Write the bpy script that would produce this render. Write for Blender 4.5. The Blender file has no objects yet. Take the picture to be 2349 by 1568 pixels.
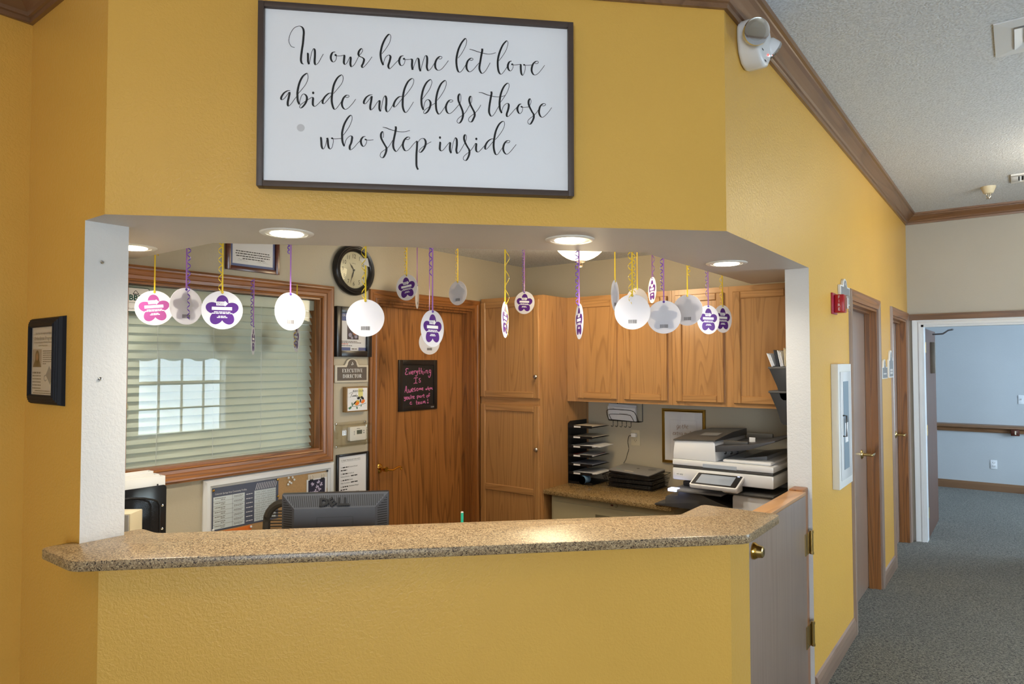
import bpy, bmesh, math, random
from mathutils import Vector, Matrix

# ------------------------------------------------------------------ camera, world, lights, exposure
scene = bpy.context.scene
COL = scene.collection
cam_data = bpy.data.cameras.new('camera')
cam = bpy.data.objects.new('camera', cam_data); COL.objects.link(cam)
FPX = 1548.0
cam_data.sensor_fit = 'HORIZONTAL'; cam_data.sensor_width = 36.0
cam_data.lens = 36.0 * FPX / 2349.0
cam_data.clip_start = 0.05
YAW, PITCH, ROLL = math.radians(36.98), math.radians(1.778), math.radians(-0.0965)
_f = Vector((-math.sin(YAW) * math.cos(PITCH), math.cos(YAW) * math.cos(PITCH), math.sin(PITCH)))
_r = Vector((math.cos(YAW), math.sin(YAW), 0)); _u = _r.cross(_f)
_r2 = _r * math.cos(ROLL) + _u * math.sin(ROLL); _u2 = -_r * math.sin(ROLL) + _u * math.cos(ROLL)
cam.matrix_world = Matrix(((_r2.x, _u2.x, -_f.x, 0), (_r2.y, _u2.y, -_f.y, 0), (_r2.z, _u2.z, -_f.z, 1.66), (0, 0, 0, 1)))
scene.camera = cam

world = bpy.data.worlds.new('sky'); scene.world = world; world.use_nodes = True
bg = world.node_tree.nodes['Background']
bg.inputs[0].default_value = (0.80, 0.90, 1.0, 1); bg.inputs[1].default_value = 1.2

scene.view_settings.view_transform = 'Standard'
scene.view_settings.look = 'None'
scene.view_settings.gamma = 1.0
scene.view_settings.use_curve_mapping = False
scene.view_settings.exposure = 0.28

cy = scene.cycles
cy.max_bounces = 5; cy.diffuse_bounces = 3; cy.glossy_bounces = 2; cy.use_light_tree = False; cy.transmission_bounces = 4; cy.transparent_max_bounces = 16
cy.caustics_reflective = False; cy.caustics_refractive = False

def area_light(name, loc, target, sx, sy, power, color, spread=180):
    d = bpy.data.lights.new(name, 'AREA'); d.shape = 'RECTANGLE'; d.size = sx; d.size_y = sy
    d.energy = power; d.color = color; d.spread = math.radians(spread)
    o = bpy.data.objects.new(name, d); COL.objects.link(o); o.location = loc
    o.rotation_euler = (Vector(target) - Vector(loc)).to_track_quat('-Z', 'Y').to_euler()
    return o
DAY = (0.62, 0.81, 1.0)
# daylight standing outside the lobby, front-door and back-room windows
area_light('daylight_lobby_window', (2.66, 4.63, 1.40), (-1, 4.63, 1.40), 1.2, 1.36, 125, DAY)
area_light('daylight_near_window', (2.66, 1.3, 1.40), (-1, 1.3, 1.40), 1.8, 1.36, 10, DAY)
area_light('daylight_front_glazing', (1.5, -3.36, 1.25), (1.5, 2, 1.25), 1.7, 2.1, 165, (0.80, 0.90, 1.0))
area_light('daylight_back_room', (2.66, 9.1, 1.4), (-1, 9.1, 1.2), 1.8, 1.4, 125, (0.60, 0.80, 1.0))

# ------------------------------------------------------------------ helpers
random.seed(7)
def lin(c):
    return tuple(((v / 255) / 12.92 if v / 255 <= 0.04045 else ((v / 255 + 0.055) / 1.055) ** 2.4) for v in c) + (1.0,)
R = math.radians

class MB:
    def __init__(s): s.v = []; s.f = []; s.m = []
    def add(s, vs, fs, mi=0):
        o = len(s.v); s.v += [tuple(v) for v in vs]; s.f += [tuple(i + o for i in f) for f in fs]; s.m += [mi] * len(fs); return s
    def box(s, x0, x1, y0, y1, z0, z1, mi=0):
        return s.add([(x0,y0,z0),(x1,y0,z0),(x1,y1,z0),(x0,y1,z0),(x0,y0,z1),(x1,y0,z1),(x1,y1,z1),(x0,y1,z1)],
                     [(0,3,2,1),(4,5,6,7),(0,1,5,4),(1,2,6,5),(2,3,7,6),(3,0,4,7)], mi)
    def quad(s, a, b, c, d, mi=0): return s.add([a, b, c, d], [(0,1,2,3)], mi)
    def prism(s, poly, lo, hi, axis='z', mi=0, side_mi=None):
        """poly (2D, any winding) extruded along axis; axis y: poly=(x,z); axis x: poly=(y,z)"""
        n = len(poly)
        area = sum(poly[i][0]*poly[(i+1)%n][1]-poly[(i+1)%n][0]*poly[i][1] for i in range(n))
        if area < 0: poly = poly[::-1]
        def P(p, h):
            return (p[0],p[1],h) if axis == 'z' else ((p[0],h,p[1]) if axis == 'y' else (h,p[0],p[1]))
        a = [P(p, lo) for p in poly]; b = [P(p, hi) for p in poly]
        flip = axis == 'y'
        fs = [tuple(range(n))[::-1], tuple(range(n, 2*n))] + [(i,(i+1)%n,n+(i+1)%n,n+i) for i in range(n)]
        if flip: fs = [f[::-1] for f in fs]
        o = len(s.m); s.add(a + b, fs, mi)
        if side_mi:
            for i in range(n): s.m[o+2+i] = side_mi(poly[i], poly[(i+1)%n])
        return s
    def cyl(s, c, r, h, axis='z', n=20, r2=None, caps=True, mi=0):
        r2 = r if r2 is None else r2; vs = []
        for k, (rr, t) in enumerate(((r, 0), (r2, h))):
            for i in range(n):
                a = 2*math.pi*i/n; p, q = rr*math.cos(a), rr*math.sin(a)
                vs.append((c[0]+p,c[1]+q,c[2]+t) if axis=='z' else ((c[0]+q,c[1]+t,c[2]+p) if axis=='y' else (c[0]+t,c[1]+p,c[2]+q)))
        fs = [(i,(i+1)%n,n+(i+1)%n,n+i) for i in range(n)]
        if caps: fs += [tuple(range(n))[::-1], tuple(range(n,2*n))]
        return s.add(vs, fs, mi)
    def lathe(s, prof, c=(0,0,0), axis='z', n=28, mi=0):
        """prof: list of (radius, height)"""
        vs = []; m = len(prof)
        for r, t in prof:
            for i in range(n):
                a = 2*math.pi*i/n; p, q = r*math.cos(a), r*math.sin(a)
                vs.append((c[0]+p,c[1]+q,c[2]+t) if axis=='z' else ((c[0]+q,c[1]+t,c[2]+p) if axis=='y' else (c[0]+t,c[1]+p,c[2]+q)))
        fs = [(k*n+i,k*n+(i+1)%n,(k+1)*n+(i+1)%n,(k+1)*n+i) for k in range(m-1) for i in range(n)]
        if prof[0][0] > 1e-6: fs.append(tuple(range(n))[::-1])
        if prof[-1][0] > 1e-6: fs.append(tuple(range((m-1)*n, m*n)))
        return s.add(vs, fs, mi)
    def tube(s, path, r, n=8, mi=0, closed=False):
        P = [Vector(p) for p in path]; m = len(P); vs = []; up = Vector((0.013, 0.021, 1))
        for k in range(m):
            a = P[(k-1) % m] if closed else P[max(k-1,0)]; b = P[(k+1) % m] if closed else P[min(k+1,m-1)]
            t = (b-a).normalized(); u = t.cross(up)
            if u.length < 1e-3: u = t.cross(Vector((1,0.02,0)))
            u.normalize(); w = t.cross(u); rr = r[k] if isinstance(r, (list,tuple)) else r
            for i in range(n):
                an = 2*math.pi*i/n; vs.append(P[k]+u*rr*math.cos(an)+w*rr*math.sin(an))
        q = m if closed else m-1
        fs = [(k*n+i,k*n+(i+1)%n,((k+1)%m)*n+(i+1)%n,((k+1)%m)*n+i) for k in range(q) for i in range(n)]
        if not closed: fs += [tuple(range(n))[::-1], tuple(range((m-1)*n, m*n))]
        return s.add(vs, fs, mi)
    def strip(s, A, B, mi=0):
        n = len(A); return s.add(list(A)+list(B), [(i,i+1,n+i+1,n+i) for i in range(n-1)], mi)
    def xf(s, M, start=0):
        s.v[start:] = [tuple(M @ Vector(v)) for v in s.v[start:]]; return s

def obj(name, mb, mats, parent=None, smooth=False, bevel=0.0, seg=2, weld=False):
    me = bpy.data.meshes.new(name); me.from_pydata(mb.v, [], mb.f)
    mats = mats if isinstance(mats, (list, tuple)) else [mats]
    for m in mats: me.materials.append(m)
    me.polygons.foreach_set('material_index', mb.m)
    if bevel or smooth or weld:
        b = bmesh.new(); b.from_mesh(me)
        if smooth or weld: bmesh.ops.remove_doubles(b, verts=b.verts, dist=1e-5)
        if smooth: bmesh.ops.recalc_face_normals(b, faces=b.faces)
        if bevel:
            es = [e for e in b.edges if len(e.link_faces) == 2 and e.calc_face_angle(0) > 0.6]
            bmesh.ops.bevel(b, geom=es, offset=bevel, segments=seg, affect='EDGES', profile=0.5, clamp_overlap=True)
        b.to_mesh(me); b.free()
    if smooth or bevel:
        for p in me.polygons: p.use_smooth = True
        try: me.set_sharp_from_angle(angle=R(38))
        except Exception: pass
    o = bpy.data.objects.new(name, me); COL.objects.link(o)
    if parent is not None: o.parent = parent
    return o
def tag(o, label, cat, group=None):
    o['label'] = label; o['category'] = cat
    if group: o['group'] = group
    return o
def thing(name, label, cat, loc=(0,0,0), rot=0, group=None, rx=0, ry=0):
    o = bpy.data.objects.new(name, None); o.empty_display_size = 0.05; COL.objects.link(o)
    o.location = loc; o.rotation_euler = (R(rx), R(ry), R(rot))
    return tag(o, label, cat, group)
def struct(name, mb, mats, parent=None, **k):
    o = obj(name, mb, mats, parent, **k)
    if parent is None: o['kind'] = 'structure'
    return o
def place(o, loc, rot=0):
    o.location = loc; o.rotation_euler = (0, 0, R(rot)); return o
def copy_tree(o, parent=None):
    c = o.copy(); COL.objects.link(c); c.parent = parent
    for ch in list(o.children): copy_tree(ch, c)
    return c
def rrect(w, h, r, n=5, cx=0, cz=0):
    pts = []
    for sx, sz, a0 in ((1,1,0),(-1,1,90),(-1,-1,180),(1,-1,270)):
        for i in range(n+1):
            a = R(a0 + 90*i/n); pts.append((cx+sx*(w/2-r)+r*math.cos(a), cz+sz*(h/2-r)+r*math.sin(a)))
    return pts
def crom(pts, k=6):
    out = []; n = len(pts)
    if n < 3: return [Vector(p) for p in pts]
    P = [Vector(p) for p in pts]; P = [P[0]*2-P[1]] + P + [P[-1]*2-P[-2]]
    for i in range(1, n):
        a, b, c, d = P[i-1], P[i], P[i+1], P[i+2]
        for j in range(k):
            t = j/k; out.append(0.5*((2*b)+(c-a)*t+(2*a-5*b+4*c-d)*t*t+(-a+3*b-3*c+d)*t**3))
    out.append(P[-2]); return out
def pen(mb, pts, thin, thick, y, k=6, scale=1e-4, mi=0):
    """a pen stroke lying in the x-z plane at depth y; width follows the stroke direction (down = thick)"""
    c = crom([(p[0]*scale, p[1]*scale) for p in pts], k); n = len(c); W = []
    for i in range(n):
        t = (c[min(i+1,n-1)] - c[max(i-1,0)])
        t = t.normalized() if t.length > 1e-9 else Vector((1,0))
        W.append(thin + (thick-thin)*max(0.0, -t.y)**1.6)
    W = [(W[max(i-2,0)]+W[max(i-1,0)]+W[i]+W[min(i+1,n-1)]+W[min(i+2,n-1)])/5 for i in range(n)]
    A, B = [], []
    for i in range(n):
        t = (c[min(i+1,n-1)] - c[max(i-1,0)]); t = t.normalized() if t.length > 1e-9 else Vector((1,0))
        nrm = Vector((-t.y, t.x))*W[i]/2
        A.append((c[i].x+nrm.x, y, c[i].y+nrm.y)); B.append((c[i].x-nrm.x, y, c[i].y-nrm.y))
    mb.strip(B, A, mi)
def strokes(s): return [[tuple(map(int, p.split(','))) for p in l.split()] for l in s.strip().split('\n')]
def text_mb(body, size, x=0, z=0, y=0, align='CENTER', sx=1.0, bold=0.0, extrude=0.0, space=1.0, mb=None, rot=0, lh=1.0):
    cu = bpy.data.curves.new('t', 'FONT'); cu.body = body; cu.size = size; cu.align_x = align; cu.align_y = 'CENTER'
    cu.resolution_u = 2; cu.offset = bold; cu.extrude = extrude; cu.space_character = space; cu.space_line = lh
    o = bpy.data.objects.new('t', cu); COL.objects.link(o)
    dg = bpy.context.evaluated_depsgraph_get(); dg.update()
    me = bpy.data.meshes.new_from_object(o.evaluated_get(dg))
    mb = mb or MB(); c, s_ = math.cos(R(rot)), math.sin(R(rot))
    vs = []
    for v in me.vertices:
        a, b = v.co.x*sx, v.co.y
        vs.append((x + a*c - b*s_, y - v.co.z, z + a*s_ + b*c))
    mb.add(vs, [tuple(p.vertices) for p in me.polygons])
    bpy.data.objects.remove(o); bpy.data.curves.remove(cu); bpy.data.meshes.remove(me)
    return mb
def words(mb, x0, x1, z, h, y, rnd=random):
    """a line of print too small to read: word-sized bars"""
    x = x0
    while x < x1:
        w = min(h*rnd.uniform(1.4, 4.2), x1-x)
        mb.quad((x,y,z-h/2),(x+w,y,z-h/2),(x+w,y,z+h/2),(x,y,z+h/2)); x += w + h*0.6
    return mb
def rect(mb, x0, x1, z0, z1, y, mi=0): return mb.quad((x0,y,z0),(x1,y,z0),(x1,y,z1),(x0,y,z1), mi)
def disc(mb, cx, cz, r, y, n=20, rz=None, mi=0):
    rz = rz or r
    return mb.add([(cx+r*math.cos(2*math.pi*i/n), y, cz+rz*math.sin(2*math.pi*i/n)) for i in range(n)], [tuple(range(n))], mi)
def moulding(parent, name, x0, x1, z0, z1, prof, mat_h, mat_v, sides='LRTB', y0=0.0, smooth=True):
    """mitred moulding round a rectangle; prof = [(outward offset, proud height)]; each side its own object"""
    out = []
    for s in sides:
        mb = MB(); A, B = [], []
        for d, h in prof:
            zl = z0 - d if 'B' in sides else z0
            if s == 'T': a, b = (x0-d, z1+d), (x1+d, z1+d)
            elif s == 'B': a, b = (x1+d, z0-d), (x0-d, z0-d)
            elif s == 'L': a, b = (x0-d, zl), (x0-d, z1+d)
            else: a, b = (x1+d, z1+d), (x1+d, zl)
            A.append((a[0], y0-h, a[1])); B.append((b[0], y0-h, b[1]))
        mb.strip(A, B)
        n = len(A)
        mb.add(A, [tuple(range(n))]); mb.add(B, [tuple(range(n))[::-1]])
        out.append(obj(name, mb, mat_h if s in 'TB' else mat_v, parent))
    return out
# ------------------------------------------------------------------ materials
def newmat(name):
    m = bpy.data.materials.new(name); m.use_nodes = True; nt = m.node_tree
    return m, nt, nt.nodes['Principled BSDF']
def N(nt, t, **k):
    n = nt.nodes.new(t)
    for a, v in k.items(): setattr(n, a, v)
    return n
def bump(nt, src, b, strength, dist):
    n = N(nt, 'ShaderNodeBump'); n.inputs['Strength'].default_value = strength; n.inputs['Distance'].default_value = dist
    nt.links.new(src, n.inputs['Height']); nt.links.new(n.outputs[0], b.inputs['Normal']); return n
def plain(name, col, rough=0.5, metal=0.0, spec=0.5, emit=None, estr=0.0, noise=0.0, nscale=8, coat=0.0):
    m, nt, b = newmat(name); c = lin(col)
    b.inputs['Base Color'].default_value = c; b.inputs['Roughness'].default_value = rough; b.inputs['Metallic'].default_value = metal
    b.inputs['Specular IOR Level'].default_value = spec; b.inputs['Coat Weight'].default_value = coat
    if emit: b.inputs['Emission Color'].default_value = lin(emit); b.inputs['Emission Strength'].default_value = estr
    tc = N(nt, 'ShaderNodeTexCoord'); nz = N(nt, 'ShaderNodeTexNoise'); nz.inputs['Scale'].default_value = nscale; nz.inputs['Detail'].default_value = 3
    nt.links.new(tc.outputs['Object'], nz.inputs['Vector'])
    mx = N(nt, 'ShaderNodeMix', data_type='RGBA', blend_type='MULTIPLY'); mx.inputs[0].default_value = noise or 0.06
    mx.inputs[6].default_value = c; nt.links.new(nz.outputs['Fac'], mx.inputs[7]); 
    sc = N(nt, 'ShaderNodeMapRange'); sc.inputs[3].default_value = 0.7; sc.inputs[4].default_value = 1.3
    nt.links.new(nz.outputs['Fac'], sc.inputs[0]); nt.links.new(sc.outputs[0], mx.inputs[7])
    nt.links.new(mx.outputs[2], b.inputs['Base Color'])
    return m
def paint(name, col, rough=0.5, scale=55, strength=0.35, dist=0.004, coords='Position', spec=0.4):
    """roller / knock-down textured wall paint"""
    m, nt, b = newmat(name)
    b.inputs['Roughness'].default_value = rough; b.inputs['Specular IOR Level'].default_value = spec
    g = N(nt, 'ShaderNodeNewGeometry')
    n1 = N(nt, 'ShaderNodeTexNoise'); n1.inputs['Scale'].default_value = scale; n1.inputs['Detail'].default_value = 2; n1.inputs['Distortion'].default_value = 0.6
    n2 = N(nt, 'ShaderNodeTexNoise'); n2.inputs['Scale'].default_value = 2.2; n2.inputs['Detail'].default_value = 3
    for n in (n1, n2): nt.links.new(g.outputs['Position'], n.inputs['Vector'])
    rp = N(nt, 'ShaderNodeValToRGB'); rp.color_ramp.elements[0].position = 0.34; rp.color_ramp.elements[1].position = 0.66
    nt.links.new(n1.outputs['Fac'], rp.inputs[0]); bump(nt, rp.outputs[0], b, strength, dist)
    mx = N(nt, 'ShaderNodeMix', data_type='RGBA'); c = lin(col)
    mx.inputs[6].default_value = tuple(v*0.94 for v in c[:3])+(1,); mx.inputs[7].default_value = tuple(min(1, v*1.05) for v in c[:3])+(1,)
    nt.links.new(n2.outputs['Fac'], mx.inputs[0]); nt.links.new(mx.outputs[2], b.inputs['Base Color'])
    return m
def wood(name, light, dark, axis='z', rough=0.32, ring=12.0, scale=9.0, contrast=0.6, stretch=0.07, coat=0.25, fine=0.4):
    """oak: cathedral contour lines of a stretched noise plus fine pores"""
    m, nt, b = newmat(name); b.inputs['Roughness'].default_value = rough
    b.inputs['Coat Weight'].default_value = coat; b.inputs['Coat Roughness'].default_value = 0.25
    tc = N(nt, 'ShaderNodeTexCoord'); oi = N(nt, 'ShaderNodeObjectInfo')
    cb = N(nt, 'ShaderNodeCombineXYZ'); mu = N(nt, 'ShaderNodeMath', operation='MULTIPLY'); mu.inputs[1].default_value = 37.0
    nt.links.new(oi.outputs['Random'], mu.inputs[0])
    for i in range(3): nt.links.new(mu.outputs[0], cb.inputs[i])
    ad = N(nt, 'ShaderNodeVectorMath', operation='ADD'); nt.links.new(tc.outputs['Object'], ad.inputs[0]); nt.links.new(cb.outputs[0], ad.inputs[1])
    mp = N(nt, 'ShaderNodeMapping'); nt.links.new(ad.outputs[0], mp.inputs[0])
    sc = [1.0, 1.0, 1.0]; sc['xyz'.index(axis)] = stretch; mp.inputs['Scale'].default_value = sc
    n1 = N(nt, 'ShaderNodeTexNoise'); n1.inputs['Scale'].default_value = scale; n1.inputs['Detail'].default_value = 1.2; n1.inputs['Roughness'].default_value = 0.35
    nt.links.new(mp.outputs[0], n1.inputs['Vector'])
    m1 = N(nt, 'ShaderNodeMath', operation='MULTIPLY'); m1.inputs[1].default_value = ring; nt.links.new(n1.outputs['Fac'], m1.inputs[0])
    fr = N(nt, 'ShaderNodeMath', operation='FRACT'); nt.links.new(m1.outputs[0], fr.inputs[0])
    rp = N(nt, 'ShaderNodeValToRGB'); e = rp.color_ramp.elements
    e[0].position = 0.0; e[0].color = (1,1,1,1); e[1].position = 0.62; e[1].color = (0.75,0.75,0.75,1)
    x = e.new(0.88); x.color = (0.0,0.0,0.0,1); x = e.new(1.0); x.color = (0.9,0.9,0.9,1)
    nt.links.new(fr.outputs[0], rp.inputs[0])
    mp2 = N(nt, 'ShaderNodeMapping'); nt.links.new(ad.outputs[0], mp2.inputs[0])
    s2 = [1.0,1.0,1.0]; s2['xyz'.index(axis)] = 0.025; mp2.inputs['Scale'].default_value = s2
    n2 = N(nt, 'ShaderNodeTexNoise'); n2.inputs['Scale'].default_value = 130; n2.inputs['Detail'].default_value = 2
    nt.links.new(mp2.outputs[0], n2.inputs['Vector'])
    n3 = N(nt, 'ShaderNodeTexNoise'); n3.inputs['Scale'].default_value = 1.6; nt.links.new(mp.outputs[0], n3.inputs['Vector'])
    mixf = N(nt, 'ShaderNodeMix', data_type='FLOAT'); mixf.inputs[0].default_value = fine
    nt.links.new(rp.outputs[0], mixf.inputs[2]); nt.links.new(n2.outputs['Fac'], mixf.inputs[3])
    mx = N(nt, 'ShaderNodeMix', data_type='RGBA'); L_, D_ = lin(light), lin(dark)
    D2 = tuple(L_[i]*(1-contrast)+D_[i]*contrast for i in range(3))+(1,)
    mx.inputs[6].default_value = D2; mx.inputs[7].default_value = L_; nt.links.new(mixf.outputs[0], mx.inputs[0])
    mv = N(nt, 'ShaderNodeMix', data_type='RGBA', blend_type='MULTIPLY'); mv.inputs[0].default_value = 0.35
    mr = N(nt, 'ShaderNodeMapRange'); mr.inputs[3].default_value = 0.6; mr.inputs[4].default_value = 1.35; nt.links.new(n3.outputs['Fac'], mr.inputs[0])
    nt.links.new(mx.outputs[2], mv.inputs[6]); nt.links.new(mr.outputs[0], mv.inputs[7]); nt.links.new(mv.outputs[2], b.inputs['Base Color'])
    bump(nt, n2.outputs['Fac'], b, 0.08, 0.001)
    return m
def granite(name, base, dark, light, scale=260, rough=0.12):
    m, nt, b = newmat(name); b.inputs['Roughness'].default_value = rough; b.inputs['Specular IOR Level'].default_value = 0.4
    tc = N(nt, 'ShaderNodeTexCoord'); w = N(nt, 'ShaderNodeTexNoise'); w.inputs['Scale'].default_value = 120
    v = N(nt, 'ShaderNodeTexVoronoi'); v.inputs['Scale'].default_value = scale; v2 = N(nt, 'ShaderNodeTexVoronoi'); v2.inputs['Scale'].default_value = scale*0.45
    nt.links.new(tc.outputs['Object'], w.inputs['Vector']); mxv = N(nt, 'ShaderNodeMix', data_type='VECTOR'); mxv.inputs[0].default_value = 0.006
    nt.links.new(tc.outputs['Object'], mxv.inputs[4]); nt.links.new(w.outputs['Color'], mxv.inputs[5])
    for n in (v, v2): nt.links.new(mxv.outputs[1], n.inputs['Vector'])
    def ramp(src, stops):
        s = N(nt, 'ShaderNodeSeparateColor'); nt.links.new(src, s.inputs[0]); rp = N(nt, 'ShaderNodeValToRGB'); rp.color_ramp.interpolation = 'CONSTANT'; e = rp.color_ramp.elements
        e[0].position = 0; e[0].color = stops[0][1]; e[1].position = stops[1][0]; e[1].color = stops[1][1]
        for p, c in stops[2:]: x = e.new(p); x.color = c
        nt.links.new(s.outputs[0], rp.inputs[0]); return rp.outputs[0]
    mid = tuple((lin(base)[i]*0.55+lin(dark)[i]*0.45) for i in range(3))+(1,)
    c1 = ramp(v.outputs['Color'], [(0, lin(dark)), (0.10, mid), (0.30, lin(base)), (0.72, lin(light))])
    c2 = ramp(v2.outputs['Color'], [(0, (0.62,0.58,0.55,1)), (0.16, (1,1,1,1))])
    mx = N(nt, 'ShaderNodeMix', data_type='RGBA', blend_type='MULTIPLY'); mx.inputs[0].default_value = 0.8; nt.links.new(c1, mx.inputs[6]); nt.links.new(c2, mx.inputs[7])
    nt.links.new(mx.outputs[2], b.inputs['Base Color']); return m
def carpet_mat():
    m, nt, b = newmat('carpet_loop'); b.inputs['Roughness'].default_value = 0.95; b.inputs['Specular IOR Level'].default_value = 0.1; b.inputs['Sheen Weight'].default_value = 0.14; b.inputs['Sheen Roughness'].default_value = 0.45
    g = N(nt, 'ShaderNodeNewGeometry')
    n1 = N(nt, 'ShaderNodeTexNoise'); n1.inputs['Scale'].default_value = 95; n1.inputs['Detail'].default_value = 2; n1.inputs['Distortion'].default_value = 1.2
    n2 = N(nt, 'ShaderNodeTexNoise'); n2.inputs['Scale'].default_value = 3.0
    for n in (n1, n2): nt.links.new(g.outputs['Position'], n.inputs['Vector'])
    rp = N(nt, 'ShaderNodeValToRGB'); e = rp.color_ramp.elements
    e[0].position = 0.38; e[0].color = lin((62, 61, 57)); e[1].position = 0.62; e[1].color = lin((132, 129, 118))
    nt.links.new(n1.outputs['Fac'], rp.inputs[0])
    mx = N(nt, 'ShaderNodeMix', data_type='RGBA', blend_type='MULTIPLY'); mx.inputs[0].default_value = 0.3
    mr = N(nt, 'ShaderNodeMapRange'); mr.inputs[3].default_value = 0.6; mr.inputs[4].default_value = 1.3
    nt.links.new(n2.outputs['Fac'], mr.inputs[0]); nt.links.new(rp.outputs[0], mx.inputs[6]); nt.links.new(mr.outputs[0], mx.inputs[7])
    nt.links.new(mx.outputs[2], b.inputs['Base Color']); bump(nt, n1.outputs['Fac'], b, 0.6, 0.006); return m
def popcorn(name, col):
    m, nt, b = newmat(name); b.inputs['Base Color'].default_value = lin(col); b.inputs['Roughness'].default_value = 0.95; b.inputs['Specular IOR Level'].default_value = 0.1
    g = N(nt, 'ShaderNodeNewGeometry'); n1 = N(nt, 'ShaderNodeTexNoise'); n1.inputs['Scale'].default_value = 105; n1.inputs['Detail'].default_value = 3
    nt.links.new(g.outputs['Position'], n1.inputs['Vector']); bump(nt, n1.outputs['Fac'], b, 0.6, 0.010)
    rp = N(nt, 'ShaderNodeValToRGB'); rp.color_ramp.elements[0].position = 0.3; rp.color_ramp.elements[0].color = tuple(v*0.72 for v in lin(col)[:3])+(1,)
    rp.color_ramp.elements[1].position = 0.6; rp.color_ramp.elements[1].color = lin(col)
    nt.links.new(n1.outputs['Fac'], rp.inputs[0]); nt.links.new(rp.outputs[0], b.inputs['Base Color']); return m
def glass_mat(name, tint=(255,255,255), refl=1.0, clear=1.0, rough=0.0):
    m = bpy.data.materials.new(name); m.use_nodes = True; nt = m.node_tree; nt.nodes.clear()
    o = N(nt, 'ShaderNodeOutputMaterial'); mx = N(nt, 'ShaderNodeMixShader'); t = N(nt, 'ShaderNodeBsdfTransparent'); g = N(nt, 'ShaderNodeBsdfGlossy')
    lw = N(nt, 'ShaderNodeLayerWeight'); lw.inputs[0].default_value = 0.5
    pw = N(nt, 'ShaderNodeMath', operation='POWER'); pw.inputs[1].default_value = 5.0; nt.links.new(lw.outputs['Facing'], pw.inputs[0])
    fr = N(nt, 'ShaderNodeMath', operation='MULTIPLY_ADD'); fr.inputs[1].default_value = 0.96; fr.inputs[2].default_value = 0.04; nt.links.new(pw.outputs[0], fr.inputs[0])
    mu = N(nt, 'ShaderNodeMath', operation='MULTIPLY'); mu.inputs[1].default_value = refl; mu.use_clamp = True
    t.inputs[0].default_value = tuple(v*clear for v in lin(tint)[:3])+(1,); g.inputs['Roughness'].default_value = rough
    nt.links.new(fr.outputs[0], mu.inputs[0]); nt.links.new(mu.outputs[0], mx.inputs[0]); nt.links.new(t.outputs[0], mx.inputs[1]); nt.links.new(g.outputs[0], mx.inputs[2])
    nt.links.new(mx.outputs[0], o.inputs[0]); return m
def sheer(name, col, trans=0.4, rough=0.3):
    m = bpy.data.materials.new(name); m.use_nodes = True; nt = m.node_tree; b = nt.nodes['Principled BSDF']; o = nt.nodes['Material Output']
    b.inputs['Base Color'].default_value = lin(col); b.inputs['Roughness'].default_value = rough
    t = N(nt, 'ShaderNodeBsdfTranslucent'); t.inputs[0].default_value = lin(col); mx = N(nt, 'ShaderNodeMixShader'); mx.inputs[0].default_value = trans
    nt.links.new(b.outputs[0], mx.inputs[1]); nt.links.new(t.outputs[0], mx.inputs[2]); nt.links.new(mx.outputs[0], o.inputs[0]); return m
def emissive(name, col, strength):
    m = bpy.data.materials.new(name); m.use_nodes = True; nt = m.node_tree; b = nt.nodes['Principled BSDF']
    b.inputs['Base Color'].default_value = lin(col); b.inputs['Emission Color'].default_value = lin(col); b.inputs['Emission Strength'].default_value = strength; return m

M = {}
M['gold'] = paint('gold_wall_paint', (222, 174, 82), 0.38, 95, 0.22, 0.003)
M['office'] = paint('office_wall_paint', (186, 176, 154), 0.55, 75, 0.16, 0.002)
M['jamb'] = paint('white_jamb_paint', (214, 213, 211), 0.6, 100, 0.2, 0.003)
M['soffit'] = paint('soffit_paint', (202, 196, 190), 0.5, 70, 0.12, 0.002)
M['beige'] = paint('corridor_beige_paint', (184, 178, 166), 0.55, 80, 0.15, 0.002)
M['room'] = paint('back_room_paint', (192, 195, 197), 0.55, 80, 0.15, 0.002)
M['ceil'] = popcorn('popcorn_ceiling', (222, 226, 231))
M['carpet'] = carpet_mat()
OL, OD = (192, 144, 90), (118, 74, 38)
M['oak_v'] = wood('oak_vertical', OL, OD, 'z'); M['oak_h'] = wood('oak_horizontal', OL, OD, 'x')
M['trim_v'] = wood('casing_oak_vertical', (164, 106, 54), (66, 36, 16), 'z', 0.34, 12, 8, 0.8, 0.06, 0.08); M['trim_h'] = wood('casing_oak_horizontal', (164, 106, 54), (66, 36, 16), 'x', 0.34, 12, 8, 0.8, 0.06, 0.08)
M['door'] = wood('door_oak_veneer', (182, 122, 64), (88, 50, 22), 'z', 0.34, 9, 13.0, 0.85, 0.06)
M['crown'] = wood('crown_oak', (136, 100, 70), (70, 44, 28), 'y', 0.3, 9, 6); M['crown_x'] = wood('crown_oak_cross', (136, 98, 66), (70, 44, 26), 'x', 0.3, 9, 6)
M['grey_sheen_v'] = wood('corridor_door_veneer', (158, 136, 122), (88, 70, 60), 'z', 0.3, 7, 16, 0.5, 0.02, 0.4, 0.65)  # brown wood with its grey daylight sheen put into the colour
M['grey_sheen_y'] = wood('corridor_trim_veneer', (160, 132, 114), (92, 68, 54), 'y', 0.3, 6, 10, 0.5, 0.05, 0.4)  # same daylight sheen painted into the trim's base colour
M['darkdoor'] = wood('open_door_wood', (98, 68, 54), (52, 32, 24), 'z', 0.5, 8, 6, 0.5, 0.05, 0.0)
M['cap'] = wood('gate_cap_oak', (206, 158, 110), (140, 92, 56), 'y', 0.35, 12, 5, 0.6, 0.12)
M['granite'] = granite('counter_granite', (156, 131, 98), (60, 47, 38), (186, 163, 126), 330, 0.3)
M['granite2'] = granite('back_counter_granite', (152, 126, 84), (74, 56, 36), (176, 150, 104), 330, 0.2)
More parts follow.
